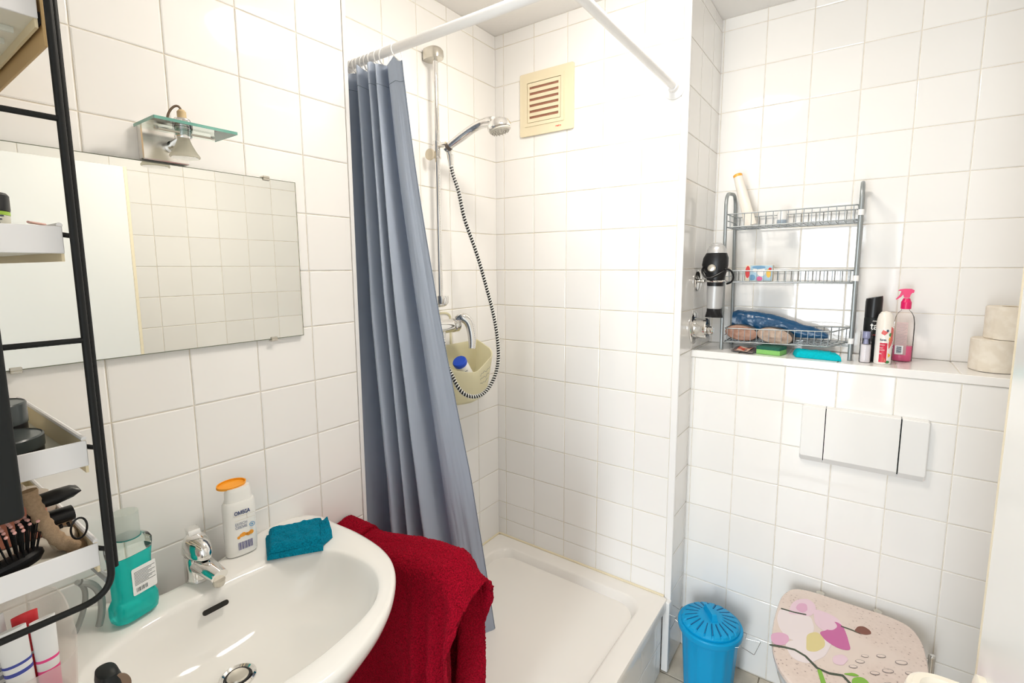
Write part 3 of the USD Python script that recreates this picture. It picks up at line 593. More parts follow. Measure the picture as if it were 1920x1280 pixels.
part(t, 'knob', lathe([(0, 0), (.019, 0), (.020, .006), (.017, .012), (0, .013)], 28, (RX - .006, RY - .034, 1.905), (0, 1, 0)), frostmat('clear_knob', (.85, .80, .70), .5, .2), label='clear adjusting knob')
# hand shower
t = thing('hand_shower', 'chrome hand shower clipped to the rail', 'shower head', (.0, 1.318, 1.93))
hp = spline([(-.004, 1.306, 1.921), (.022, 1.313, 1.938), (.060, 1.325, 1.961), (.105, 1.334, 1.984), (.145, 1.338, 1.993), (.180, 1.342, 1.990)], 26)
hr = np.interp(np.linspace(0, 1, 26), [0, .1, .35, .6, .8, 1], [.0105, .0125, .0155, .0145, .0155, .020])
part(t, 'handle', tube(hp, hr, 22), CHROME)
hd = np.array([.22, .10, -.97])
part(t, 'head', lathe([(0, -.030), (.018, -.028), (.033, -.019), (.0395, -.006), (.040, .003), (.0375, .006), (0, .006)], 40, (.203, 1.346, 1.972), hd), CHROME)
sp_ = part(t, 'spray_plate', lathe([(0, 0), (.0355, 0), (.0355, .005), (.031, .009), (0, .010)], 36, np.array([.203, 1.346, 1.972]) + hd / np.linalg.norm(hd) * .006, hd), pm('spray_plate', (.62, .58, .50), .35))
u, v, w = axis_frame(hd); c0 = np.array([.203, 1.346, 1.972]) + w * .0155
part(t, 'nozzle', J(*[lathe([(0, 0), (.0016, 0), (.001, .004), (0, .004)], 6, c0 + r * (math.cos(a) * u + math.sin(a) * v), hd) for r, n_ in ((.010, 6), (.019, 11), (.027, 16)) for a in np.linspace(0, 2 * PI, n_, endpoint=False)]), pm('nozzle_rubber', (.45, .42, .36), .6), sub=sp_, kind='stuff')
part(t, 'collar', lathe([(0, 0), (.0135, 0), (.014, .004), (.014, .012), (0, .012)], 20, (.004, 1.3085, 1.926), (.80, .2, .56)), pm('dark_collar', (.10, .08, .07), .4))
part(t, 'socket', J(lathe([(0, 0), (.0105, 0), (.0125, .03), (.011, .036), (0, .037)], 22, (.004, 1.320, 1.905), (-.05, -.02, 1)), lathe([(0, 0), (.0085, 0), (.0115, .034), (.0115, .04), (0, .041)], 22, (.008, 1.322, 1.866), (-.08, -.02, 1))), CHROME)
# hose
hz = spline([(.009, 1.3215, 1.868), (.018, 1.323, 1.83), (.032, 1.328, 1.787), (.05, 1.333, 1.703), (.070, 1.355, 1.611), (.090, 1.378, 1.516), (.10, 1.398, 1.439), (.106, 1.416, 1.377), (.116, 1.428, 1.300), (.124, 1.432, 1.220), (.128, 1.424, 1.158), (.132, 1.395, 1.110), (.130, 1.352, 1.072), (.120, 1.298, 1.060), (.100, 1.258, 1.080), (.066, 1.248, 1.130), (.03, 1.255, 1.175), (.008, 1.266, 1.22), (.0, 1.272, 1.262)], 700)
HOSEM = pm('hose_silver', (.80, .80, .78), .35, .55)
t = thing('shower_hose', 'chrome spiral shower hose looping in front of the yellowed basket', 'hose', hz[0])
core = part(t, 'hose', tube(hz[::6], .0060, 10), BLACK)
tg = np.gradient(hz, axis=0); tg /= np.linalg.norm(tg, axis=1, keepdims=True)
sL = np.r_[0, np.cumsum(np.linalg.norm(np.diff(hz, axis=0), axis=1))]; pitch = .0098
nh = int(sL[-1] / pitch * 14); sh = np.linspace(0, sL[-1], nh); u = np.array([0, 1.0, 0]); HP = []
for s in sh:
    i = min(int(s / sL[-1] * 699), 698); q = np.array([np.interp(s, sL, hz[:, c]) for c in range(3)]); w = tg[i]
    u = u - w * (u @ w); u /= np.linalg.norm(u); v = np.cross(w, u); a = 2 * PI * s / pitch
    HP.append(q + .0060 * (math.cos(a) * u + math.sin(a) * v))
part(t, 'spiral', tube(HP, .0024, 6), HOSEM, sub=core, smooth=True)
# mixer
t = thing('shower_mixer', 'chrome shower mixer tap half hidden by the curtain', 'tap', (XS + .0025, 1.30, 1.30))
part(t, 'body', lathe([(0, 0), (.022, 0), (.0245, .004), (.0245, .115), (.023, .12), (.0225, .128), (.0255, .131), (.0255, .150), (.018, .158), (0, .159)], 36, (-.012, 1.205, 1.302), (0, 1, 0)), CHROME)
part(t, 'inlet', J(*[lathe([(0, 0), (.031, 0), (.029, .01), (.014, .014), (.014, .075), (0, .075)], 28, (XS + .0026, y, 1.302), (1, 0, 0)) for y in (1.15, 1.262)]), CHROME)
lp = spline([(-.006, 1.352, 1.322), (.008, 1.366, 1.330), (.022, 1.378, 1.318), (.032, 1.384, 1.29), (.040, 1.382, 1.255), (.046, 1.374, 1.215)], 22)
part(t, 'lever', tube(lp, np.interp(np.linspace(0, 1, 22), [0, .15, .4, .8, 1], [.014, .0195, .0180, .0145, .0125]), 18), CHROME)
part(t, 'hose_outlet', lathe([(0, 0), (.008, 0), (.0095, .03), (.0095, .04), (0, .04)], 18, (-.001, 1.272, 1.248), (0, 0, 1)), CHROME)
# basket and bottle in it
YEL = mat('yellowed_plastic', {'p': ('principled_bsdf', dict(base_color=(.94, .905, .70), roughness=.35)), 't': ('translucent_bsdf', {'color': (.97, .94, .78)}), 'm': ('mix_closure', {'fac': .5})}, [('p.BSDF', 'm.closure1'), ('t.BSDF', 'm.closure2')], 'm.closure')
pl = fillet([(-.082, 1.215, 0), (.040, 1.253, 0), (.086, 1.345, 0), (.045, 1.512, 0), (-.082, 1.560, 0)], .035, 7)
pl = np.vstack([pl, [(-.082, y, 0) for y in (1.50, 1.42, 1.34, 1.27)]])[:, :2]
cb = np.array([-.03, 1.385])
zt = 1.132 + .085 * np.clip((.086 - pl[:, 0]) / .168, 0, 1) + .030 * np.clip((pl[:, 1] - 1.36) / .2, 0, 1) * (pl[:, 0] > -.05)
def bl_(k, z): q = cb + (pl - cb) * k; q[:, 0] = np.maximum(q[:, 0], -.082); return np.c_[q, np.broadcast_to(z, len(q))]
zb = 1.012
t = thing('shower_basket', 'yellowed translucent plastic basket hanging below the shower mixer', 'basket', (-.0, 1.385, zb))
part(t, 'basket', loft([bl_(.70, zb), bl_(.80, zb + .012), bl_(.90, (zb + zt) / 2), bl_(1, zt), bl_(.965, zt), bl_(.87, (zb + zt) / 2), bl_(.70, zb + .008)]), YEL, smooth=50)
part(t, 'hook', tube(fillet([(-.0835, 1.40, 1.20), (-.0835, 1.40, 1.335), (-.0835, 1.36, 1.345), (-.0835, 1.30, 1.335)], .02), .004, 8), YEL)
p0, p1 = np.array([.086, 1.352, 1.098]), np.array([.0475, 1.500, 1.118]); Us = (p1 - p0) / np.linalg.norm(p1 - p0); Ns = np.array([.97, .24, 0]); scr = []
for row in range(3):
    xs_ = np.linspace(.030, .120 - .012 * row, 26); scr.append(tube([p0 + Us * x + np.array([0, 0, .016 - .018 * row + .005 * math.sin(170 * x + row) * math.sin(60 * x)]) + Ns * (.0035 - .0030) for x in xs_], .0007, 5))
part(t, 'writing', J(*scr), ink, smooth=False, kind='stuff')
t = thing('lotion_bottle', 'white bottle with a round blue lid leaning in the yellowed basket', 'bottle', (.0, 1.40, 1.05))
bb, bt = np.array([.028, 1.395, 1.072]), np.array([.040, 1.308, 1.180]); d = (bt - bb) / np.linalg.norm(bt - bb)
part(t, 'body', lathe([(0, 0), (.022, 0), (.0245, .004), (.0245, .115), (.0235, .120), (0, .120)], 32, bb, d), WHITE)
part(t, 'lid', lathe([(0, 0), (.0245, 0), (.0262, .003), (.0262, .014), (.0235, .018), (0, .0185)], 32, bb + d * .1203, d), pm('blue_lid', (.01, .07, .55), .35))
u, v, w = axis_frame(d)
e1 = np.array([.75, -.66, 0]); e1 -= w * (e1 @ w); e1 /= np.linalg.norm(e1); e2 = np.cross(w, e1)
part(t, 'print', J(*[put(box(-.010, .010 - .004 * k, 0, .0014, 0, .0006), bb + d * (.098 - .006 * k) + e1 * .0243, e2, w) for k in range(3)]), navy, smooth=False, kind='stuff')
# ventilation grille
t = thing('vent_grille', 'cream ventilation grille with dark slots high on the shower wall', 'ventilation grille', (.166, YB - .0025, 2.15))
o = (0, YB - .0024, 0); fr = rrect(.0455, .2875, 2.0325, 2.2695, .006)
win = sg.box(.0815, 2.0800, .2350, 2.2310)
part(t, 'frame', J(put(extr(fr.difference(win), .009), o, X_, Z_), put(extr(rrect(.068, .249, 2.067, 2.246, .004).difference(win), .003), (0, YB - .0114, 0), X_, Z_)), CREAM, smooth=False)
inn = sg.box(.0835, 2.082, .233, 2.229)
slots = [sg.box(.0915, 2.096 + .0222 * k, .2245, 2.1045 + .0222 * k) for k in range(6)]
part(t, 'back', put(extr(inn, .0072), o, X_, Z_), BROWN, smooth=False, label='dark duct behind the slots')
part(t, 'inner_frame', put(extr(inn.difference(sg.box(.0915, 2.0955, .2245, 2.2155)), .011), o, X_, Z_), CREAM, smooth=False)
for k in range(5): part(t, 'slat', box(.0915, .2245, YB - .0134, YB - .0098, 2.1050 + .0222 * k, 2.1178 + .0222 * k, .0006), CREAM, smooth=False)
part(t, 'logo', text('maico', .0065, (.211, YB - .0113, 2.049), X_, Z_, bold=True, width=.024), REDP, smooth=False, label='small red logo')
# towel rail and red towel
t = thing('towel_rail', 'chrome two-bar towel rail under the red towel', 'towel rail', (.0025, .82, .75))
for y, z in ((.848, .738), (.782, .730)):
    part(t, 'bar', tube([(.0025, y, z), (.12, y, z + .004), (.44, y, z + .046)], .007, 14), CHROME)
part(t, 'wall_plate', box(.0025, .012, .765, .868, .700, .748, .003), CHROME, smooth=False)
RED = clothmat('red_terry', (.60, .003, .030), 300, .006, dark=.16, sheen=.08)
prof = np.array([(.872, -.36), (.872, -.22), (.872, -.09), (.869, -.03), (.860, -.006), (.845, .006), (.825, .004), (.805, -.003), (.788, -.008), (.772, -.018), (.763, -.034), (.760, -.065), (.758, -.16), (.757, -.28), (.756, -.40), (.755, -.50)])
def profile(n): return spline(np.c_[prof, np.zeros(len(prof))], n)[:, :2]
pf = profile(150); nxs = 150; xs_ = np.linspace(.012, .530, nxs); G = np.zeros((nxs, 150, 3))
for i, x in enumerate(xs_):
    zr = .758 + .062 * sm((x - .05) / .42); e = np.clip((x - .452) / .078, 0, 1); y, h = pf[:, 0].copy(), pf[:, 1].copy()
    hang = np.clip((-h - .03) / .3, 0, 1)
    h = np.where((y < .80) & (h < -.03), h * (1 - e * .93) - .02 * e, h); h = np.where((y > .85) & (h < -.03), h * (1 - e * .9) - .02 * e, h)
    fold = np.clip((x - .33) / .06, 0, 1) * hang * (y < .80)
    y = y - .021 * fold * np.cos((x - .375) * 88) - .010 * hang * (y < .8) * np.sin(x * 14 + 1)
    y = y + e * .012 * np.sin(x * 60)
    z = zr + h - e ** 1.4 * .058
    G[i] = np.stack([np.full(150, x) - .050 * fold * 0, y, z], 1)
G += (meshkit.fbm(G * 26, 3, 9)[..., None] - .5) * np.array([.006, .008, .008])
G[:, :, 0] = np.maximum(G[:, :, 0], .008)
def fuzz(G, th, seed, amp=.0042):
    m = sheet(G, th); n = trimesh.Trimesh(m.vertices, m.faces, process=False).vertex_normals
    m.vertices = m.vertices + n * ((meshkit.noise(np.array(m.vertices) * 330, seed) - .5) * amp)[:, None]; return m
def dens(G, a, b):
    from scipy.ndimage import zoom
    return np.stack([zoom(G[..., c], (a / G.shape[0], b / G.shape[1]), order=1) for c in range(3)], -1)
t = thing('bath_towel', 'dark red terry bath towel draped over the rail beside the washbasin', 'towel', (.27, .81, .78))
tw = part(t, 'cloth', fuzz(dens(G, 260, 420), .007, 3), RED, smooth=True)
# inner hanging layer at the free end
si, vi = np.meshgrid(np.linspace(0, 1, 120), np.linspace(0, 1, 120), indexing='ij')
Gi = np.stack([.395 + .115 * si - .012 * vi, .835 - .045 * np.cos(si * 9.5) * (.35 + .65 * vi) + .01 * np.sin(vi * 5), .775 - .56 * vi - .01 * si], -1)
part(t, 'inner_layer', fuzz(dens(Gi, 150, 240), .006, 5), RED, smooth=True)
Gs = np.stack([np.full((60, 120), .010) + .105 * np.linspace(0, 1, 60)[:, None], np.broadcast_to(dens(G[:5], 60, 120)[:, :, 1] - 0 * si[:60], (60, 120)), .014 + dens(G[:5], 60, 120)[:, :, 2]], -1)[:, 34:84]
part(t, 'rolled_end', fuzz(dens(Gs, 70, 120), .010, 6), RED, smooth=True, label='thicker doubled end by the wall')
# ------------------------------------------------------------------ cistern ledge: flush plate, wire shelf and what stands there
t = thing('flush_plate', 'white three-part flush plate on the tiled cistern boxing', 'flush plate', (1.245, YBX - .0025, .963))
def plate(x0, x1, r0, r1):
    P_ = []
    for y, dz0, dz1, ins in ((YBX - .0026, 0, 0, 0), (YBX - .006, 0, 0, 0), (YBX - .0215, .018, .003, .0015), (YBX - .0235, .021, .006, .004)):
        z0, z1 = .867 + dz0, 1.059 - dz1
        P_ += [(x0 + (ins if r0 else 0), y, z0 + (.006 if r0 else 0)), (x0 + (ins if r0 else 0), y, z1 - (.006 if r0 else 0)), (x1 - (ins if r1 else 0), y, z0 + (.006 if r1 else 0)), (x1 - (ins if r1 else 0), y, z1 - (.006 if r1 else 0))]
        if r0: P_ += [(x0 + .006, y, z0), (x0 + .006, y, z1)]
        if r1: P_ += [(x1 - .006, y, z0), (x1 - .006, y, z1)]
    return trimesh.Trimesh(*hullof(P_), process=False)
FL = pm('flush_white', (.87, .865, .85), .10)
for x0, x1, a, b in ((1.079, 1.1465, 1, 0), (1.1490, 1.3405, 0, 0), (1.3440, 1.411, 0, 1)): part(t, 'button' if not (a or b) else 'side_panel', plate(x0, x1, a, b), FL, smooth=False)
part(t, 'back', box(1.085, 1.405, YBX - .006, YBX - .0026, .876, 1.05), BLACKS, smooth=False)
# wire shelf
t = thing('wire_shelf', 'silver three-tier wire shelf standing on the tiled ledge', 'shelf', (.995, 2.01, LEDGE + .0005))
for x, lean in ((.797, .012), (1.198, .002)):
    part(t, 'side_frame', tube(fillet([(x, 1.933, LEDGE + .0007), (x - lean * .6, 1.933, 1.778), (x - lean * .6, 2.086, 1.790), (x + lean * .3, 2.086, LEDGE + .0007)], .05, 10), .0062, 14), GREYM)
def basket(x0, x1, zl, zr_, h, front_cut=None):
    yf, yb = 1.930, 2.088; xf = front_cut or x1
    def zz(x): return zl + (zr_ - zl) * (x - x0) / (x1 - x0)
    def loop(dz, r): return tube(fillet([(x0, yf, zz(x0) + dz), (xf, yf, zz(xf) + dz), (x1, yb, zz(x1) + dz), (x0, yb, zz(x0) + dz)], .012, 4, True), r, 8, closed=True)
    b_ = part(t, 'basket', J(loop(h, .0021), loop(0, .0021), tube([(x0, yf, zz(x0) + h * .5), (x0, yb, zz(x0) + h * .5)], .0016, 6)), GREYM)
    W = []
    n_ = 17
    for k in range(n_):
        f = (k + .5) / n_; xa, xb = x0 + (xf - x0) * f, x0 + (x1 - x0) * f
        W.append(tube(fillet([(xa, yf - .001, zz(xa) + h), (xa, yf - .001, zz(xa) - .002), (xb, yb + .001, zz(xb) - .002), (xb, yb + .001, zz(xb) + h)], .008, 3), .0012, 5))
    for k in range(3):
        y = yf + (yb - yf) * (k + 1) / 4; W.append(tube([(x0, y, zz(x0) + h), (x0, y, zz(x0) - .001), (x1, y, zz(x1) - .001), (x1, y, zz(x1) + h)], .0012, 5))
    part(t, 'wires', J(*W), WIREM, sub=b_, kind='stuff')
basket(.797, 1.190, 1.656, 1.662, .046); basket(.803, 1.190, 1.457, 1.459, .041); basket(.806, 1.192, 1.236, 1.248, .050, 1.145)
for z in (1.684, 1.475, 1.27): part(t, 'clip', lathe([(0, 0), (.0085, 0), (.0085, .018), (0, .018)], 16, (1.198, 1.933, z - .009)), PVC)
# things on the wire shelf
t = thing('cream_tube', 'white cream tube with orange cap leaning in the top wire basket', 'tube', (.855, 2.02, 1.66))
a0, a1 = np.array([.864, 2.0, 1.665]), np.array([.807, 2.030, 1.846]); d = a1 - a0; L = np.linalg.norm(d); d /= L; a = np.linspace(0, 2 * PI, 28, endpoint=False); u = np.array([.95, .0, .3]); u -= d * (u @ d); u /= np.linalg.norm(u); v = np.cross(d, u)
part(t, 'body', loft([a0 + d * L * k + (np.cos(a)[:, None] * u * (.0210 - .005 * k) + np.sin(a)[:, None] * v * (.004 + .011 * k ** .5)) for k in np.linspace(0, 1, 8)]), pm('tube_cream', (.86, .80, .72), .35))
part(t, 'cap', lathe([(0, 0), (.0160, 0), (.0160, .009), (.014, .011), (0, .011)], 24, a1, d), pm('cap_orange', (.85, .42, .06), .4), label='orange cap')
t = thing('deodorant_roller', 'small white round-topped pot in the middle of the top wire basket', 'pot', (.966, 2.0, 1.6635))
part(t, 'base', lathe([(0, 0), (.015, 0), (.016, .004), (.016, .014), (0, .014)], 26, (.966, 2.0, 1.6640)), pm('pot_bluegrey', (.35, .42, .50), .4)); part(t, 'cap', lathe([(0, .014), (.0155, .014), (.0155, .036), (.012, .044), (0, .047)], 26, (.966, 2.0, 1.6640)), WHITE)
t = thing('picture_box', 'small box with a colourful printed picture in the middle wire basket', 'box', (.905, 1.985, 1.4595))
part(t, 'carton', box(.860, .950, 1.968, 2.004, 1.4610, 1.519, .001), pm('carton_yellow', (.74, .66, .52), .5), smooth=False)
cols = {'red': (.62, .03, .03), 'blue': (.14, .32, .52), 'white': (.84, .82, .80), 'pink': (.70, .14, .34), 'yellow': (.82, .50, .06)}
part(t, 'print', put(extr(sg.box(.877, 1.4625, .9495, 1.5175), .0002), (0, 1.968, 0), X_, Z_), pm('print_paleblue', (.40, .58, .70), .5), smooth=False)
cm = {k: pm('print_' + k, c, .5) for k, c in cols.items()}
for c, x, z, r, sx, sz in (('red', .8685, 1.494, .013, .60, 1.7), ('blue', .884, 1.474, .012, .9, .9), ('blue', .905, 1.511, .010, 2.2, .6), ('white', .914, 1.494, .016, .9, .95), ('pink', .908, 1.470, .009, 1.2, .9), ('white', .893, 1.500, .008, 1, .9), ('yellow', .938, 1.490, .010, .8, 1.6), ('red', .942, 1.505, .005, 1, 1)):
    sh_ = affinity.scale(sg.Point(x, z).buffer(r, 8), sx, sz).intersection(sg.box(.861, 1.462, .949, 1.518))
    part(t, 'print', put(extr(sh_, .0003 + .0001 * random.random()), (0, 1.968, 0), X_, Z_), cm[c], smooth=False)
# plastic bag
BAG = pm('bag_blue', (.008, .075, .185), .26, bump=(16, .45, .012))
si, vi = np.meshgrid(np.linspace(0, 1, 90), np.linspace(0, 2 * PI, 48, endpoint=False), indexing='ij')
hgt = np.interp(np.linspace(0, 1, 90), [0, .05, .3, .5, .62, .8, .95, 1], [.040, .046, .045, .040, .034, .028, .016, .006]); ctr = np.interp(np.linspace(0, 1, 90), [0, .3, .5, .7, 1], [1.302, 1.296, 1.290, 1.277, 1.268])
rg = []
for i, s in enumerate(np.linspace(0, 1, 90)):
    a = np.linspace(0, 2 * PI, 48, endpoint=False); cr = 1 + .16 * (meshkit.fbm(np.stack([np.full(48, s * 9), np.cos(a) * 1.6, np.sin(a) * 1.6], 1), 3, 3) - .5) * 2
    rg.append(np.stack([np.full(48, .812 + .318 * s) , 2.045 + .026 * np.cos(a) * cr, np.maximum(ctr[i] + hgt[i] * np.sin(a) * cr, 1.2525 + .008 * s)], 1))
solo('plastic_bag', loft(rg), BAG, 'crumpled dark blue plastic bag in the bottom wire basket', 'bag', 40)
PAD1, PAD2 = noisemat('pad_rose', (.34, .18, .13), (.46, .28, .21), 60, .8), noisemat('pad_beige', (.40, .28, .22), (.54, .42, .34), 60, .8)
def pad(cx, cz, w, h, m, label, tiltz):
    t = thing('scrub_pad', label, 'pad', (cx, 1.965, cz), 'scrub pads in the bottom wire basket')
    R = [superring(w * k, h * k, z, 36, 2.1) for k, z in ((.86, -.004), (.97, -.001), (1, .003), (.97, .007), (.84, .010), (.4, .0115))]
    fr = dict(o=(cx, 1.972, cz), U=(1, .06, -tiltz), V=(.0, .50, 1.0))
    part(t, 'pad', put(loft(R), **fr, N=np.array([0.05, -.90, .45])), m)
    fr['o'] = (cx + .006, 1.976, cz + .007)
    part(t, 'rim', put(loft([superring(w * k, h * k, z, 36, 2.1) for k, z in ((.98, -.016), (1.06, -.014), (1.06, -.009), (.98, -.0075))]), **fr, N=np.array([.05, -.90, .45])), pm('pad_rim', (.03, .025, .025), .5))
_pm = pm
def pm(name, *a, **k):
    if used.get('m' + name): return UsdShade.Material.Get(stage, '/World/Looks/' + name)
    used['m' + name] = 1; return _pm(name, *a, **k)
pad(.856, 1.266, .112, .058, PAD1, 'oval rose-brown scrub pad at the left of the bottom wire basket', .10)
pad(.968, 1.262, .116, .060, PAD2, 'oval beige scrub pad beside the rose-brown one in the bottom wire basket', .14)
# under the shelf
t = thing('film_packet', 'flat packet with red print under the left of the wire shelf', 'packet', (.872, 1.95, LEDGE + .0005))
part(t, 'film', sheet(np.array([[(.838 + .075 * s + .012 * v, 1.895 + .085 * v - .02 * s, LEDGE + .003 + .006 * meshkit.noise(np.array([s * 5, v * 5, 1.0])) + .006 * v) for v in np.linspace(0, 1, 12)] for s in np.linspace(0, 1, 14)]), .001), pm('film_dark', (.17, .14, .14), .2), smooth=True)
part(t, 'print', sheet(np.array([[(.850 + .045 * s + .012 * v, 1.895 + .05 * v - .012 * s, LEDGE + .0045 + .007 * meshkit.noise(np.array([s * 3, v * 3, 1.0])) + .006 * v) for v in np.linspace(0, 1, 10)] for s in np.linspace(0, 1, 12)]), .001), noisemat('film_print', (.55, .06, .03), (.80, .62, .50), 45, .3), smooth=True)
t = thing('kitchen_sponge', 'green sponge with dark scouring top under the wire shelf', 'sponge', (.96, 1.935, LEDGE + .0005))
q = np.array([(.921, 1.902), (.998, 1.892), (1.012, 1.955), (.935, 1.966)]); 
def quadblock(q, z0, z1, r=.003, nz=0, seed=1):
    pg = sg.Polygon(q).buffer(-r).buffer(r, 4); m = extr(pg, z1 - z0, (0, 0, z0)); m = m.subdivide().subdivide() if nz else m
    if nz: m.vertices = m.vertices + (meshkit.noise(np.array(m.vertices) * 70, seed)[:, None] - .5) * np.array([nz, nz, nz * .4])
    m.vertices[:, 2] = np.maximum(m.vertices[:, 2], z0); return m
part(t, 'foam', quadblock(q, LEDGE + .0008, LEDGE + .0175, nz=.002), pm('sponge_green', (.26, .58, .16), .9, bump=(500, .8, .002)), smooth=False)
part(t, 'scourer', quadblock(np.array(q) * [1, 1], LEDGE + .0177, LEDGE + .0285, nz=.004, seed=4), pm('scourer', (.02, .13, .09), .95, bump=(600, .9, .002)), smooth=False)
TQ = clothmat('turquoise_cloth', (.0, .47, .56), 160, .0012, .75, .2, dark=.85)
t = thing('cleaning_cloth', 'folded turquoise cleaning cloth under the right of the wire shelf', 'cloth', (1.105, 1.94, LEDGE + .0005))
z0 = LEDGE + .0008
part(t, 'fold', clothslab([(1.046, 1.900, z0), (1.178, 1.892, z0), (1.165, 1.945, z0), (1.030, 1.965, z0)], .020, seed=7, amp=.0016), TQ, smooth=True)
part(t, 'fold', clothslab([(1.052, 1.903, z0 + .013), (1.150, 1.900, z0 + .013), (1.150, 1.945, z0 + .013), (1.036, 1.960, z0 + .013)], .010, seed=8, amp=.0016), TQ, smooth=True)
# bottles on the ledge
zl = LEDGE + .0006
def bt_(x, y, name, label, cat='bottle'): return thing(name, label, cat, (x, y, zl))
t = bt_(1.2385, 1.925, 'spray_vial', 'small clear vial half full of white lotion beside the wire shelf')
part(t, 'content', lathe([(0, .001), (.0135, .001), (.0142, .004), (.0142, .058), (0, .059)], 28, (1.2385, 1.925, zl)), pm('lotion', (.90, .87, .86), .4))
part(t, 'glass', lathe([(.0152, 0), (.0158, .003), (.0158, .100), (.0150, .103), (.0, .1035)], 30, (1.2385, 1.925, zl)), clearmat('vial_plastic', (.97, .96, .98), 1.25, .08), label='clear cylinder')
part(t, 'pump', lathe([(0, .060), (.0075, .060), (.0060, .075), (.0105, .080), (.0105, .100), (0, .100)], 20, (1.2385, 1.925, zl)), pm('pump_blue', (.30, .32, .48), .4))
t = bt_(1.252, 1.972, 'hairspray_can', 'tall black hairspray can with white lettering behind the white deodorant', 'can')
c = (1.252, 1.972, zl)
part(t, 'can', lathe([(0, 0), (.0225, 0), (.0235, .003), (.0235, .140), (.0225, .143), (0, .143)], 36, c), BLACKS)
capr = [superring(.0465, .0465, zl + z, 36, 2, c[:2]) for z in (.1435, .160, .196)]; top = superring(.044, .044, zl + .208, 36, 2, c[:2]); top[:, 2] += .005 * np.clip((top[:, 0] - c[0]) / .022, -1, 1); cap2 = capr[-1].copy(); cap2[:, 2] += .004 * np.clip((cap2[:, 0] - c[0]) / .022, -1, 1)
part(t, 'cap', loft(capr[:2] + [cap2, top]), BLACK)
def wrap(mesh2d, c, r, ang0, z):
    """bend flat lettering (x right, y up, z out) round a vertical cylinder of radius r; ang0 is the direction of x = 0"""
    m = mesh2d.copy(); m = m.subdivide_to_size(.006) if len(m.faces) < 4000 else m; x, y, h = m.vertices.T; a = ang0 + x / r
    m.vertices = np.stack([c[0] + (r + h) * np.cos(a), c[1] + (r + h) * np.sin(a), z + y], 1); return m
def txt(s, h, width=None, bold=True, depth=.0004):
    m = meshkit.text_mesh(s, h, depth, bold); w = m.bounds[1][0] - m.bounds[0][0]
    if width: m.apply_scale([width / w, 1, 1])
    m.apply_translation((-m.bounds[0][0], 0, 0)); return m
part(t, 'lettering', J(wrap(txt('taft', .020, .040), c, .0236, -1.80, zl + .105), wrap(txt('POWER', .004, .018), c, .0236, -1.55, zl + .130)), pm('white_print', (.85, .85, .82), .5), smooth=False)
part(t, 'lettering', wrap(txt('power', .004, .018), c, .0236, -1.62, zl + .086), pm('red_lettering', (.55, .05, .05), .5), smooth=False)
t = bt_(1.284, 1.928, 'deodorant_can', 'white deodorant spray can with red fruit print on the ledge', 'can')
c = (1.284, 1.928, zl); DK = 1.25; DR_ = .0226
part(t, 'can', lathe([(0, 0), (.0212, 0), (.0225, .003), (.0225, .110), (.0222, .1125)], 36, c), pm('deo_white', (.86, .84, .80), .3))
part(t, 'cap', lathe([(.0222, .1125), (.0222, .126), (.0212, .141), (.0180, .156), (.012, .165), (0, .168)], 36, c), pm('deo_cap', (.87, .82, .75), .35))
def patch(poly, m, nm='print'): part(t, nm, wrap(extr(affinity.scale(poly, 1.14, DK, origin=(0, 0)), .00035).subdivide_to_size(.005), c, DR_, -2.05, zl), m, smooth=False)
cred, ccor, cgrn, cyel, cwht, cdrk = pm('fruit_red', (.62, .02, .06), .45), pm('fruit_coral', (.72, .13, .12), .45), pm('fruit_green', (.05, .24, .07), .5), pm('fruit_yellow', (.83, .50, .05), .5), pm('fruit_white', (.87, .86, .84), .5), pm('fruit_dark', (.06, .08, .12), .5)
patch(sg.box(.001, .006, .018, .055), cred)
patch(sg.Polygon([(.026, .096), (.040, .088), (.038, .062), (.022, .040), (.020, .052), (.025, .070)]), ccor); patch(sg.Polygon([(.002, .079), (.010, .074), (.018, .082), (.006, .088)]), ccor)
patch(sg.Point(.0255, .076).buffer(.0050), cgrn); patch(affinity.scale(sg.Point(.0240, .064).buffer(.0042), .8, 1.4), cyel); patch(sg.Polygon([(.021, .030), (.030, .024), (.022, .018)]), cyel); patch(sg.Point(.010, .012).buffer(.0055), cyel); patch(sg.Point(.012, .009).buffer(.004), cwht); patch(affinity.scale(sg.Point(.021, .007).buffer(.0045), 1.4, .8), cgrn); patch(sg.Point(.0165, .086).buffer(.0030), cdrk)
part(t, 'lettering', wrap(txt('Balea', .0062, .016), c, .0227, -2.03, zl + .0605 * DK), cdrk, smooth=False)
part(t, 'lettering', J(wrap(txt('DEODORANT', .0022, .014), c, .0230, -2.02, zl + .049 * DK), wrap(txt('SWEET', .0026, .009), c, .0230, -2.02, zl + .041 * DK), wrap(txt('PARADISE', .0026, .014), c, .0230, -2.02, zl + .036 * DK), wrap(txt('0%', .004, .006), c, .0230, -1.98, zl + .026 * DK)), cwht, smooth=False)
t = bt_(1.337, 2.022, 'spray_bottle', 'clear spray bottle of pink liquid with bright pink trigger on the ledge')
c = (1.337, 2.022, zl); PINK = pm('pink_trigger', (.80, .012, .14), .35)
part(t, 'liquid', loft([superring(.050 * k, .036 * k, zl + z, 36, 2.6, c[:2]) for k, z in ((.92, .0012), (1, .004), (1, .050), (.98, .0505))]), pm('pink_liquid', (.90, .16, .33), .12, transmission_weight=.15, ior=1.33))
part(t, 'bottle', loft([superring(.055 * k, .041 * k, zl + z, 36, 2.6, c[:2]) for k, z in ((.94, 0), (1, .003), (1, .110), (.97, .128), (.86, .146), (.62, .160), (.40, .166), (.38, .170))]), clearmat('spray_plastic', (.985, .965, .955), 1.14, .08), label='clear bottle body')
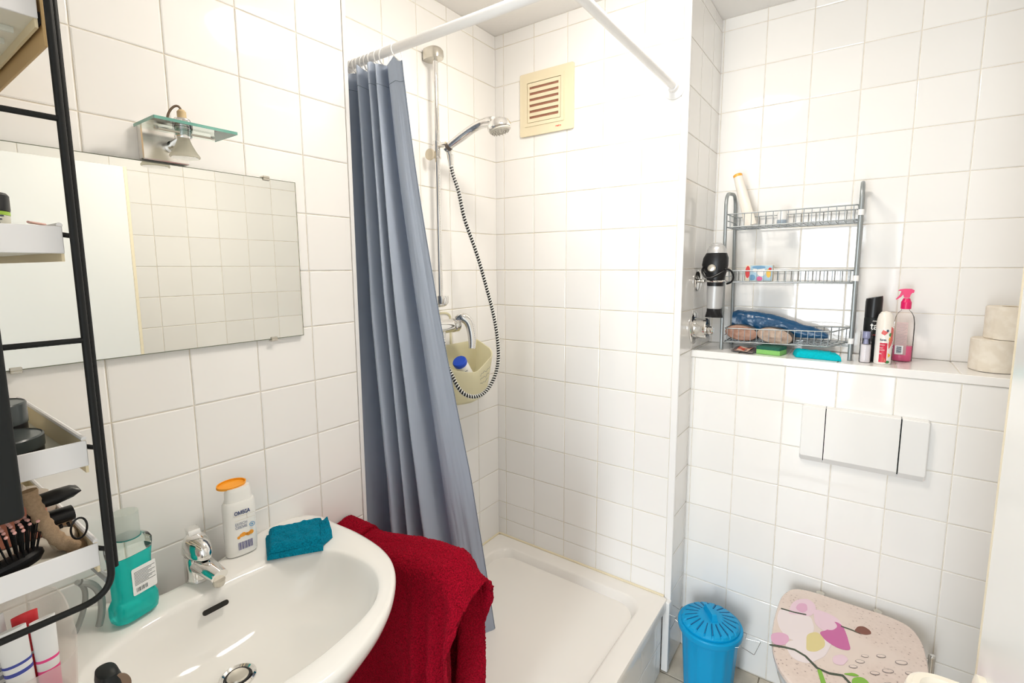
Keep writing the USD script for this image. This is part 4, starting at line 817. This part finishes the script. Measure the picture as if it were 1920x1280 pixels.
lbm = part(t, 'back_label', box(1.316, 1.346, 2.0015, 2.0019, zl + .022, zl + .128), frostmat('label_pinkish', (.92, .80, .79), .4, .4), smooth=False, label='pale back label')
part(t, 'print', J(*[box(1.318, 1.344 - .003 * (k % 3), 2.0009, 2.0014, zl + .122 - .0042 * k, zl + .1232 - .0042 * k) for k in range(16)]), pm('label_grey', (.55, .44, .44), .5), smooth=False, sub=lbm, kind='stuff')
part(t, 'barcode', J(box(1.317, 1.338, 2.0009, 2.0013, zl + .024, zl + .052)), cwht, smooth=False); part(t, 'bars', J(*[box(1.321, 1.334, 2.0003, 2.0009, zl + .028 + .0024 * k, zl + .0292 + .0024 * k + .0006 * (k % 2)) for k in range(9)]), cdrk, smooth=False, kind='stuff')
part(t, 'neck', lathe([(0, 0), (.0135, 0), (.0140, .003), (.0140, .022), (.0115, .026), (.009, .034), (0, .034)], 26, (c[0], c[1], zl + .1705)), PINK)
hd2 = affinity.scale(sg.Polygon([(.022, .0335), (.018, .034), (.010, .028), (.006, .012), (-.006, .012), (-.008, .022), (-.012, .028), (-.0155, .028), (-.0165, .0345), (-.010, .038), (.006, .038), (.018, .036)]), -1, 1, origin=(0, 0))
part(t, 'spray_head', put(extr(hd2.buffer(.0012, 3), .016), (c[0], c[1] + .008, zl + .196), X_, Z_), PINK, smooth=False)
part(t, 'trigger', put(extr(sg.Polygon([(-.014, .033), (-.006, .026), (-.016, .012), (-.026, .003), (-.0280, .0050), (-.019, .018)]), .010), (c[0], c[1] + .005, zl + .196), X_, Z_), PINK, smooth=False)
# toilet paper
PAPER = noisemat('toilet_paper', (.80, .73, .62), (.86, .80, .70), 40, .95)
def roll(x, y, z, label):
    t = thing('toilet_roll', label, 'toilet roll', (x, y, z), 'toilet rolls on the ledge')
    pr = [(.021, 0), (.053, 0), (.0555, .003), (.0555, .092), (.053, .095), (.021, .095), (.021, 0)]
    a = np.linspace(0, 2 * PI, 56, endpoint=False)
    part(t, 'paper', loft([np.stack([x + r * np.cos(a), y + r * np.sin(a), np.full(56, z + h)], 1) for r, h in pr], cap=False), PAPER)
    part(t, 'core', loft([np.stack([x + r * np.cos(a), y + r * np.sin(a), np.full(56, z + h)], 1) for r, h in ((.0208, 0.001), (.0208, .094), (.0196, .094), (.0196, .001), (.0208, .001))], cap=False), pm('cardboard', (.45, .33, .20), .8))
    b0 = 3.95; aa = np.linspace(b0, b0 + 1.7, 20); part(t, 'loose_sheet', sheet(np.array([[(x + (.0562 + .002 * (1 - k / 19) ** 2) * math.cos(q), y + (.0562 + .002 * (1 - k / 19) ** 2) * math.sin(q), z + .001 + .093 * v) for v in (0, .5, 1)] for k, q in enumerate(aa)]), .0006), PAPER, smooth=True)
roll(1.5505, 1.985, zl, 'lower of the two stacked toilet rolls on the ledge by the door edge')
roll(1.578, 1.992, zl + .0955, 'upper of the two stacked toilet rolls on the ledge by the door edge')
# hair dryer and suction holders
def holder(name, y, z, r, label):
    t = thing(name, label, 'suction holder', (XC + .0027, y, z), 'chrome suction holders on the pier')
    part(t, 'suction_cup', lathe([(0, 0), (r, 0), (r * 1.01, .003), (r * .93, .007), (r * .7, .010), (0, .012)], 40, (XC + .0027, y, z), (1, 0, 0)), CHROME); return t
t = holder('dryer_holder', 1.888, 1.462, .040, 'chrome suction holder gripping the hair dryer on the pier')
part(t, 'arm', tube([(XC + .014, 1.888, 1.462), (XC + .034, 1.884, 1.462)], .008, 14), CHROME)
a = np.linspace(.5, 2 * PI - .5, 30) + PI
part(t, 'ring', tube(np.stack([.778 + .0368 * np.cos(a), 1.880 + .0368 * np.sin(a), np.full(30, 1.462)], 1), .0042, 10), CHROME)
t = holder('suction_hook', 1.868, 1.288, .060, 'chrome suction hook below the hair dryer on the pier')
part(t, 'drum', lathe([(0, .010), (.037, .010), (.038, .014), (.038, .046), (.035, .050), (0, .051)], 36, (XC + .0027, 1.868, 1.288), (1, 0, 0)), CHROME)
part(t, 'knob', lathe([(0, .0512), (.014, .0512), (.016, .055), (.016, .066), (.009, .071), (0, .071)], 24, (XC + .0027, 1.868, 1.282), (1, 0, 0)), CHROME)
t = thing('hair_dryer', 'black and silver hair dryer hanging nose down in its holder on the pier', 'hair dryer', (.778, 1.880, 1.46))
c = (.778, 1.880)
part(t, 'barrel', lathe([(0, 1.362), (.0250, 1.362), (.0268, 1.366), (.0275, 1.40), (.0285, 1.444), (0, 1.444)], 36, (*c, 0)), pm('dryer_silver', (.50, .50, .50), .42, .35))
part(t, 'nozzle', loft([superring(.052, .050, 1.3615, 30, 2, c), superring(.052, .048, 1.352, 30, 2.1, c), superring(.062, .032, 1.330, 30, 2.8, c), superring(.056, .026, 1.330, 30, 2.8, c), superring(.046, .030, 1.343, 30, 2.2, c)]), BLACK)
part(t, 'housing', loft([superring(w, d_, z, 36, 2.2, (c[0] + ox, c[1])) for w, d_, z, ox in ((.056, .056, 1.4445, 0), (.062, .060, 1.475, 0), (.080, .066, 1.497, -.003), (.090, .072, 1.520, -.004), (.086, .070, 1.545, -.002), (.070, .062, 1.562, .0))]), BLACK)
part(t, 'rear_cap', loft([superring(.066 * k, .060 * k, z, 36, 2.2, c) for k, z in ((1, 1.5625), (.98, 1.572), (.86, 1.582), (.84, 1.581), (.82, 1.586), (.66, 1.591), (.64, 1.590), (.62, 1.594), (.40, 1.598), (.1, 1.599))]), pm('dryer_cap', (.66, .66, .66), .3, .7))
part(t, 'handle', tube(spline([(.766, 1.90, 1.512), (.762, 1.92, 1.508), (.758, 1.945, 1.498), (.756, 1.960, 1.485)], 16), np.linspace(.021, .014, 16), 18), BLACK)
part(t, 'switch', lathe([(0, 0), (.013, 0), (.014, .003), (.010, .006), (0, .007)], 22, (.772, 1.8435, 1.508), (.05, -1, .1)), CHROMEB)
part(t, 'cable', tube(spline([(.745, 1.86, 1.515), (.742, 1.838, 1.492), (.762, 1.828, 1.474), (.79, 1.832, 1.482), (.815, 1.846, 1.498)], 30), .0035, 8), BLACK)
part(t, 'cable', tube(spline([(.812, 1.862, 1.505), (.830, 1.868, 1.500), (.838, 1.878, 1.482), (.832, 1.890, 1.462), (.812, 1.897, 1.452)], 24), .0032, 8), BLACK)
# ------------------------------------------------------------------ bin, toilet, brush
BL = pm('bin_blue', (.0, .35, .70), .36, specular_ior_level=.35)
bx, by = .853, 1.706
t = thing('waste_bin', 'blue ribbed plastic waste bin with lid on the floor by the shower', 'bin', (bx, by, 0))
a = np.linspace(0, 2 * PI, 96, endpoint=False); rib = 1 + .012 * np.sign(np.sin(a * 14)) * np.abs(np.sin(a * 14)) ** .4
def bring(r, z, k=1): return np.stack([bx + r * np.cos(a) * (rib if k else 1), by + r * np.sin(a) * (rib if k else 1), np.full(96, z)], 1)
part(t, 'body', loft([bring(.078, .001), bring(.081, .006), bring(.094, .222), bring(.096, .227, 0), bring(.096, .236, 0)]), BL, smooth=20)
part(t, 'rim', loft([bring(.0965, .236, 0), bring(.107, .236, 0), bring(.1085, .241, 0), bring(.1085, .254, 0), bring(.106, .258, 0), bring(.098, .258, 0)]), BL)
lidr = [(.0975, .2365), (.0975, .242), (.092, .249), (.082, .254), (.045, .263), (.038, .2645), (.0, .267)]
aa = np.linspace(0, 2 * PI, 160, endpoint=False); LR = []
for r, h in lidr:
    g = np.where((np.mod(aa * 20 / (2 * PI), 1) < .16) & (.04 < r) & (r < .094), .003, 0)
    LR.append(np.stack([bx + r * np.cos(aa), by + r * np.sin(aa), h - g + .022], 1))
ld = part(t, 'lid', loft(LR), BL, smooth=15)
gm = loft([np.c_[np.array([(-.036, -.010), (.036, -.010), (.036, .010), (-.036, .010)]) * k, np.full(4, z)] for k, z in ((1, .262), (1, .266), (.8, .285), (.74, .287))])
part(t, 'grip', put(gm, (bx, by, .022), (.62, -.78, 0), (.78, .62, 0)), BL, smooth=False, sub=ld)
for k in range(20):
    q = (k + .08) * 2 * PI / 20; part(t, 'groove', put(box(.046, .0885, -.0014, .0014, -.0030, .0002), (bx, by, .2978), (math.cos(q), math.sin(q), -.28), (-math.sin(q), math.cos(q), 0)), pm('groove_blue', (.0, .13, .33), .5), smooth=False, sub=ld)
WIRE = pm('bin_wire', (.45, .45, .44), .3, .9)
for s, ang in ((1, -.10), (-1, .0)):
    d = np.array([s * math.cos(ang), math.sin(ang) * s, 0]); n_ = np.array([-d[1], d[0], 0]); o = np.array([bx, by, .244])
    P_ = [(.100, -.045, 0), (.112, -.040, .004), (.113, -.026, -.002), (.158, -.038, .000), (.160, .030, .004), (.113, .022, -.002), (.112, .042, .004), (.100, .045, 0)]
    part(t, 'wire_handle', tube(fillet([o + d * p_ + n_ * q + np.array([0, 0, r]) for p_, q, r in P_], .003, 3), .0011, 6), WIRE)
# toilet
t = thing('toilet', 'wall-hung toilet with an orchid-printed lid in front of the cistern boxing', 'toilet', (1.25, 1.60, .08))
tcx = 1.2485
def tout(k, z, dy=0, inset=0):
    P_ = [(-.115, 1.818), (-.160, 1.800), (-.183, 1.740), (-.188, 1.62), (-.182, 1.51), (-.158, 1.415), (-.110, 1.355), (-.04, 1.328)]
    P_ = P_ + [(-x, y) for x, y in P_[::-1]]
    q = np.array(fillet([(x, y, 0) for x, y in P_], .05, 5, True))[:, :2]; c0 = np.array([0, 1.60]); q = c0 + (q - c0) * k
    return np.c_[tcx + q[:, 0], q[:, 1] + dy, np.full(len(q), z)]
bowlr = [tout(.45, .085, .10), tout(.60, .10, .08), tout(.74, .20, .06), tout(.88, .31, .025), tout(.955, .375, .008), tout(.965, .398, .006)]
for b_ in bowlr: b_[:, 1] = np.where(b_[:, 1] > 1.76, np.minimum(b_[:, 1] + .03, YBX - .003), b_[:, 1])
part(t, 'bowl', loft(bowlr), CERAM)
SEATM = pm('seat_grey', (.55, .56, .56), .3)
part(t, 'seat', loft([tout(.965, .3985, .003), tout(.98, .401, .003), tout(.98, .411, .003), tout(.965, .414, .003)]), SEATM)
LIDM = mat('lid_print', {'g': ('geometry', {}), 'v': ('voronoi_texture', {'scale': 95.0}), 'r': ('rgb_ramp', {'ramp': [(0.0, (.30, .22, .20)), (.14, (.46, .36, .33)), (.22, (.73, .61, .55)), (1, (.78, .66, .60))]}),
                         'v2': ('noise_texture', {'scale': 6.0, 'detail': 2.0}), 'm': ('mix', {'color2': (.79, .68, .62)}), 'k': ('rgb_ramp', {'ramp': [(.45, (0, 0, 0)), (.6, (1, 1, 1))]}), 'p': ('principled_bsdf', dict(roughness=.16))},
           [('g.position', 'v.vector'), ('g.position', 'v2.vector'), ('v.distance', 'r.fac'), ('v2.fac', 'k.fac'), ('k.color', 'm.fac'), ('r.color', 'm.color1'), ('m.color', 'p.base_color')], 'p.BSDF')
lid = part(t, 'lid', loft([tout(.975, .4145), tout(1, .418), tout(1, .427), tout(.985, .4312), tout(.965, .4318)]), LIDM, label='lid printed with pink orchids and pebbles')
zl_ = [.4319]
def petal(nm, pts, m, h=.0004, sm_=True):
    zl_[0] += .00004
    pg = sg.Polygon(fillet([(x, y, 0) for x, y in pts], .02, 6, True)[:, :2]) if sm_ else sg.Polygon(pts)
    part(t, nm, extr(pg.buffer(0), h, (0, 0, zl_[0])), m, smooth=False, sub=lid)
PW, PP, PL, PM_, PY = pm('petal_white', (.84, .76, .78), .3), pm('petal_pink', (.74, .42, .60), .3), pm('petal_light', (.82, .62, .72), .3), pm('petal_magenta', (.58, .13, .36), .3), pm('petal_yellow', (.74, .64, .30), .3)
STEM, LEAF, BUD = pm('stem_green', (.05, .07, .04), .35), pm('leaf_green', (.22, .48, .04), .35), pm('bud_brown', (.20, .06, .035), .35)
petal('petal', [(1.07, 1.662), (1.112, 1.671), (1.155, 1.678), (1.17, 1.618), (1.157, 1.557), (1.113, 1.526), (1.084, 1.558), (1.069, 1.603)], PW)
petal('petal', [(1.101, 1.506), (1.144, 1.563), (1.187, 1.604), (1.215, 1.585), (1.203, 1.517), (1.166, 1.457), (1.128, 1.453)], PW)
petal('petal', [(1.096, 1.65), (1.098, 1.709), (1.113, 1.744), (1.14, 1.766), (1.16, 1.749), (1.167, 1.714), (1.152, 1.672), (1.126, 1.665), (1.11, 1.654)], PL)
petal('petal', [(1.110, 1.690), (1.118, 1.725), (1.138, 1.735), (1.145, 1.70), (1.13, 1.675)], PP)
petal('petal', [(1.157, 1.722), (1.194, 1.724), (1.226, 1.712), (1.24, 1.678), (1.226, 1.641), (1.193, 1.623), (1.168, 1.644)], PL)
petal('petal', [(1.217, 1.694), (1.237, 1.686), (1.249, 1.647), (1.261, 1.581), (1.235, 1.57), (1.199, 1.582), (1.18, 1.614), (1.199, 1.633)], PM_)
petal('petal', [(1.170, 1.69), (1.205, 1.70), (1.228, 1.675), (1.212, 1.640), (1.185, 1.636)], PL)
petal('petal', [(1.151, 1.583), (1.176, 1.612), (1.195, 1.593), (1.201, 1.558), (1.18, 1.519), (1.157, 1.508)], PY)
petal('petal', [(1.064, 1.523), (1.085, 1.546), (1.107, 1.548), (1.113, 1.526), (1.103, 1.494), (1.079, 1.483), (1.069, 1.496)], PP)
petal('petal', [(1.218, 1.527), (1.242, 1.553), (1.257, 1.541), (1.244, 1.504), (1.222, 1.498)], PL)
for pts, w in (([(1.071, 1.475), (1.104, 1.488), (1.13, 1.494), (1.157, 1.485), (1.187, 1.456), (1.215, 1.454), (1.245, 1.466), (1.263, 1.446), (1.275, 1.41)], .0055), ([(1.076, 1.663), (1.112, 1.667), (1.14, 1.675)], .004), ([(1.235, 1.679), (1.258, 1.679), (1.28, 1.676)], .003)):
    petal('stem', list(sg.LineString(pts).buffer(w / 2 + .001, 4).exterior.coords)[:-1], STEM, sm_=False)
petal('bud', [(1.267, 1.68), (1.275, 1.707), (1.29, 1.718), (1.306, 1.707), (1.309, 1.693), (1.293, 1.677), (1.275, 1.675)], BUD)
petal('leaf', [(1.242, 1.471), (1.268, 1.493), (1.284, 1.49), (1.268, 1.479)], LEAF); petal('leaf', [(1.264, 1.455), (1.268, 1.474), (1.289, 1.491), (1.305, 1.476), (1.292, 1.44), (1.273, 1.425)], LEAF); petal('leaf', [(1.187, 1.452), (1.197, 1.454), (1.214, 1.400), (1.202, 1.395)], LEAF)
DROP = pm('droplet_line', (.30, .26, .26), .2)
for x, y, r in ((1.282, 1.549, .010), (1.293, 1.58, .008), (1.344, 1.553, .012), (1.375, 1.609, .013), (1.267, 1.517, .009), (1.391, 1.576, .009), (1.315, 1.524, .010), (1.345, 1.50, .011), (1.33, 1.605, .010)):
    e_ = affinity.rotate(affinity.scale(sg.Point(x, y).buffer(r), 1.25, .6), 35); petal('droplet', list(e_.exterior.coords)[:-1], DROP, .0002, False); e2_ = affinity.scale(e_, .86, .78); petal('droplet', list(e2_.exterior.coords)[:-1], LIDM, .00035, False)
part(t, 'hinge', J(*[lathe([(0, 0), (.012, 0), (.012, .012), (0, .012)], 18, (tcx + s * .078, 1.836, .412)) for s in (-1,)]), CHROMEB)
part(t, 'hinge', lathe([(0, 0), (.012, 0), (.012, .012), (0, .012)], 18, (tcx + .078, 1.836, .412)), CHROMEB)
# toilet brush
t = thing('toilet_brush', 'toilet brush with chrome handle standing in the corner beside the toilet', 'toilet brush', (1.460, 1.788, 0))
part(t, 'holder', lathe([(0, .001), (.040, .001), (.044, .006), (.046, .14), (.042, .145), (.012, .15), (0, .15)], 36, (1.460, 1.788, 0)), CHROMEB)
part(t, 'handle', lathe([(0, .1505), (.0085, .1505), (.0085, .352), (.0095, .356), (.0095, .366), (.006, .371), (0, .372)], 22, (1.460, 1.788, 0)), CHROME)
# ------------------------------------------------------------------ black hanging rack in the left foreground and its contents
FX, FY0, FY1, FZ0, FZ1 = .400, -.115, .1935, 1.068, 2.16
t = thing('hanging_rack', 'black tubular rack with white trays hanging on the wall at the left edge', 'rack', (.2, .04, FZ0))
def loopx(x, y0, y1, z0, z1, r, rad, n=12): return tube(fillet([(x, y1, z0), (x, y1, z1), (x, y0, z1), (x, y0, z0)], rad, 10, True), r, n, closed=True)
part(t, 'front_frame', loopx(FX, FY0, FY1, FZ0, FZ1, .0043, .036, 14), BLACKT)
part(t, 'inner_frame', tube(fillet([(FX - .012, FY1 + .0075, 1.10), (FX - .012, FY1 + .0075, FZ1 - .01), (FX - .012, FY0 - .0075, FZ1 - .01), (FX - .012, FY0 - .0075, 1.10)], .036, 8), .0043, 14), BLACKT)
for z in (1.698, 1.423): part(t, 'cross_bar', tube([(FX, FY0 + .003, z), (FX, FY1 - .003, z)], .0036, 10), BLACKT)
for y in (FY0 + .004, FY1 - .004):
    part(t, 'wall_arm', tube([(FX - .002, y, FZ0 + .022), (.004, y + (.012 if y > 0 else -.012), FZ0 - .03)], .0042, 10), GREYM); part(t, 'wall_arm', tube([(FX - .002, y, FZ1 - .03), (.004, y, FZ1 - .03)], .0042, 10), BLACKT)
TWH = pm('tray_white', (.86, .85, .85), .4); TCR = pm('tray_cream', (.84, .72, .48), .5); TFL = pm('tray_floor_pale', (.84, .82, .72), .5); TAND = pm('tan_panel', (.60, .40, .18), .5)
TRAYS = [(1.812, .046), (1.534, .034), (1.2545, .0345), (1.112, .0325)]
for z, h in TRAYS:
    x0, x1, y0, y1 = .024, .394, FY0 + .012, .1845
    part(t, 'tray_front', box(x1 - .003, x1, y0, y1, z, z + h, .0008), TWH, smooth=False, label='white tray front')
    fl = part(t, 'tray', J(box(x0, x1 - .0032, y0, y0 + .003, z, z + h), box(x0, x1 - .0032, y1 - .003, y1, z - .010, z + h), box(x0, x0 + .003, y0 + .003, y1 - .003, z, z + h)) , TCR, smooth=False, label='cream tray inside and end')
    part(t, 'tray_floor', box(x0 + .003, x1 - .0032, y0 + .003, y1 - .003, z + .001, z + .004), TFL, smooth=False, sub=fl)
    part(t, 'rim', tube([(x0, y1 - .0015, z + h + .0015), (x1 - .004, y1 - .0015, z + h + .0015)], .0032, 8), TWH, sub=fl); part(t, 'rim', tube([(x0 + .006, y0 + .0015, z + h + .0015), (x1 - .004, y0 + .0015, z + h + .0015)], .0032, 8), TWH, sub=fl)
    part(t, 'peg', tube([(x1 - .008, y1 + .0002, z + h - .010), (x1 + .002, FY1 - .0005, z + h - .012)], .0032, 8), BLACKT)
    if z > 1.7:
        part(t, 'end_panel', box(x0, x1 - .001, y1 + .0035, y1 + .0065, z - .030, z + h - .01, .0008), TAND, smooth=False, label='tan end panel'); part(t, 'spacer', box(x0, x1 - .006, y1 + .0002, y1 + .0034, z - .004, z + .01), BLACK, smooth=False)
        for k in range(5): part(t, 'rib', box(x0 + .06, x1 - .012, y0 + .030 + .05 * k, y0 + .034 + .05 * k, z - .006, z + .0008), pm('rib_green', (.78, .80, .72), .5), smooth=False, sub=fl)
        for k in range(6): part(t, 'rib', box(x0 + .05 + .052 * k, x0 + .054 + .052 * k, y0 + .012, y1 - .012, z - .006, z + .0008), pm('rib_green', 0), smooth=False, sub=fl)
z2, z3, z4 = TRAYS[1][0] + .0045, TRAYS[2][0] + .0045, TRAYS[3][0] + .0045
# jar in the second tray
t = thing('cream_jar', 'pale jar with black lid and green ring in the white tray beside the mirror', 'jar', (.335, .115, z2))
c = (.335, .115, z2)
part(t, 'body', lathe([(0, 0), (.033, 0), (.034, .003), (.034, .042), (0, .042)], 36, c), pm('jar_pale', (.80, .80, .70), .4)); part(t, 'lid', lathe([(0, .047), (.0345, .047), (.0350, .049), (.0350, .066), (.033, .069), (0, .0692)], 36, c), BLACK)
part(t, 'ring', lathe([(0, .0421), (.0345, .0421), (.0345, .0465), (0, .0465)], 36, c), pm('ring_green', (.40, .66, .05), .4), label='green ring')
part(t, 'print', J(*[wrap(box(.0 + .002 * (k % 2), .019 - .003 * (k % 3), .040 - .0042 * k, .0416 - .0042 * k, 0, .0003).subdivide_to_size(.004), c, .0341, .25, z2) for k in range(4)]), cdrk, smooth=False, kind='stuff')
solo('hair_pin', tube([(.372, .158, z2 + .034), (.330, .182, z2 + .0345)], .0016, 8), pm('pin_pink', (.75, .45, .40), .4), 'thin pink pin lying across the tray rim beside the pale jar', 'hair pin')
# black tins in the third tray
for x, y, r, h, lab in ((.236, .121, .036, .068, 'taller black lidded tin in the third tray behind the black case'), (.318, .116, .041, .038, 'low wide black tin in the third tray in front of the taller tin')):
    t = thing('black_tin', lab, 'tin', (x, y, z3), 'black tins in the third tray')
    part(t, 'tin', lathe([(0, 0), (r, 0), (r, h * .55), (0, h * .55)], 40, (x, y, z3)), BLACK); part(t, 'lid', lathe([(0, h * .56), (r * 1.03, h * .56), (r * 1.03, h - .002), (r * .99, h), (r * .96, h - .0012), (0, h - .001)], 40, (x, y, z3)), pm('tin_lid', (.045, .055, .055), .28))
# tall black case hanging in front
t = thing('black_case', 'tall black case with white symbols hanging in front of the trays at the left edge', 'case', (.415, .05, 1.2185))
part(t, 'body', rbox(.404, .424, -.02, .1155, 1.2185, 1.470, .006), BLACKS, smooth=40)
part(t, 'strap', tube(fillet([(.4085, .06, 1.469), (.4085, .06, 1.56), (.4085, .03, 1.56), (.4085, .03, 1.469)], .012), .002, 8), BLACKS)
part(t, 'symbol', J(*[put(extr(sg.LineString(l).buffer(.0006), .0004), (.4243, 0, 0), Y_, Z_) for l in ([(.070, 1.247), (.0885, 1.249), (.0875, 1.2375), (.070, 1.2365)], [(.078, 1.2535), (.083, 1.2545), (.0905, 1.258)])]), pm('symbol_white', (.8, .8, .8), .5), smooth=False)
# hairbrush and small things in the bottom tray
t = thing('hairbrush', 'black hairbrush with pink-tipped bristles in the lowest tray', 'hairbrush', (.345, .09, z4))
bc = np.array([.358, .104, z4 + .024])
a = np.linspace(0, 2 * PI, 36, endpoint=False)
UB, VB, NB = np.array([0, 1.0, .22]), np.array([-.45, -.1, .88]), None
UB /= np.linalg.norm(UB); NB = np.cross(UB, VB); NB /= np.linalg.norm(NB); VB = np.cross(NB, UB)
# bristle direction: up and slightly to the back; the pad lies across
PU, PV = UB, np.array([.93, 0, .10]); PV -= UB * (PV @ UB); PV /= np.linalg.norm(PV); PN = np.cross(PV, PU); PN *= np.sign(PN[2])
part(t, 'pad', loft([bc + s * (.034 * np.cos(a)[:, None] * PU + .019 * np.sin(a)[:, None] * PV) + h * PN for s, h in ((.4, -.011), (.85, -.009), (1, -.003), (1, .002), (.86, .006), (.3, .009))]), BLACK)
part(t, 'handle', tube([bc - .030 * PU, bc - .055 * PU + np.array([0, 0, .004]), bc - .095 * PU + np.array([0, 0, .012])], [.006, .0075, .008], 14), BLACK)
BR, TIPS = [], []
rb = np.random.default_rng(3)
for i in range(13):
    for j in range(6):
        p_, q_ = (i - 6) / 6.6, (j - 2.5) / 3
        if p_ * p_ + q_ * q_ > 1: continue
        b0 = bc + p_ * .032 * PU + q_ * .017 * PV + .005 * PN; dr_ = PN + .55 * p_ * PU + .45 * q_ * PV; dr_ /= np.linalg.norm(dr_); e0 = b0 + dr_ * (.040 + .003 * rb.random())
        BR.append(tube([b0, e0], .0007, 5))
TIPS = []
for m_ in BR:
    e0 = m_.vertices[-1]; s_ = trimesh.creation.icosphere(1, .0021); s_.apply_translation(e0); TIPS.append(s_)
part(t, 'bristles', J(*BR), BLACK, kind='stuff'); part(t, 'bristle_tips', J(*TIPS), pm('tip_pink', (.80, .42, .38), .4), kind='stuff', label='pink bristle tips')
t = thing('hair_claw', 'large black hair claw lying open in the lowest tray', 'hair claw', (.28, .185, z4))
part(t, 'jaw', loft([np.stack([.30 + .016 * np.cos(a), .140 + y + 0 * a, z4 + .072 + dz + hh * np.sin(a)], 1) for y, dz, hh in ((.0, .002, .004), (.008, .003, .009), (.025, .004, .010), (.042, .006, .008), (.050, .0075, .002))]), BLACK)
part(t, 'jaw', loft([np.stack([.30 + .016 * np.cos(a), .140 + y + 0 * a, z4 + .046 + .010 * np.sin(a)], 1) for y in (0, .003, .030, .041)]), BLACK)
part(t, 'hinge', tube([(.302, .1415, z4 + .036), (.302, .1395, z4 + .060), (.302, .1435, z4 + .080)], .006, 10), BLACK)
for k in range(4): part(t, 'tooth', tube([(.314, .148 + .008 * k, z4 + .038), (.313, .150 + .008 * k, z4 + .030), (.305, .151 + .008 * k, z4 + .026)], [.0022, .0018, .001], 7), BLACK)
TAN = clothmat('tan_velour', (.42, .29, .18), 260, .0012, .9, .3)
q_ = spline([(.352, .131, z4 + .112), (.354, .136, z4 + .083), (.356, .143, z4 + .058), (.358, .154, z4 + .034), (.358, .166, z4 + .020), (.350, .174, z4 + .0125), (.335, .174, z4 + .0125)], 40)
t = thing('hair_band', 'tan fabric hair band curling through the lowest tray', 'hair band', q_[0]); part(t, 'band', tube(q_, .0085 + .0008 * np.sin(np.arange(40) * 1.7), 14), TAN)
q_ = spline([(.20, .10, z4 + .085), (.21, .15, z4 + .06), (.21, .168, z4 + .040), (.21, .16, z4 + .020), (.20, .12, z4 + .017)], 40)
solo('scrunchie', tube(q_, .013 + .002 * np.sin(np.arange(40) * 2.1), 14), pm('scrunchie_grey', (.46, .40, .33), .85), 'grey-brown scrunchie at the back of the lowest tray', 'hair band')
t = thing('powder_puff', 'cream oval puff with small black dots at the right of the lowest tray', 'puff', (.315, .166, z4))
s_ = trimesh.creation.icosphere(3); s_.vertices = s_.vertices * np.array([.020, .0155, .0165]) + np.array([.312, .166, z4 + .0168]); part(t, 'puff', s_, pm('puff_cream', (.72, .62, .50), .8))
for y, z in ((.160, .0285), (.164, .0255), (.172, .022)): s2_ = trimesh.creation.icosphere(1, .0013); s2_.apply_translation((.312 + .0195 * math.sqrt(max(0, 1 - ((y - .166) / .0155) ** 2 - ((z - .0168) / .0165) ** 2)), y, z4 + z)); part(t, 'dot', s2_, BLACK)
a = np.linspace(0, 2 * PI, 30, endpoint=False)
solo('hair_tie', tube(np.stack([.372 + .004 * np.sin(a), .1715 + .0085 * np.cos(a), z4 + .048 + .016 * np.sin(a)], 1), .0013, 7, closed=True), BLACK, 'thin black hair tie hooked over the right end of the lowest tray', 'hair tie')
t = thing('hair_grip', 'small black hair grip beside the tan hair band in the lowest tray', 'hair grip', (.32, .128, z4 + .05))
part(t, 'grip', tube([(.315, .121, z4 + .030), (.312, .1235, z4 + .056), (.312, .129, z4 + .062), (.313, .133, z4 + .046)], [.002, .0032, .004, .0035], 9), BLACK)
solo('coral_pouch', rbox(.20, .245, .10, .165, z4, z4 + .058, .006), pm('coral', (.55, .20, .13), .7), 'coral pouch behind the black hair claw in the lowest tray', 'pouch', 40)
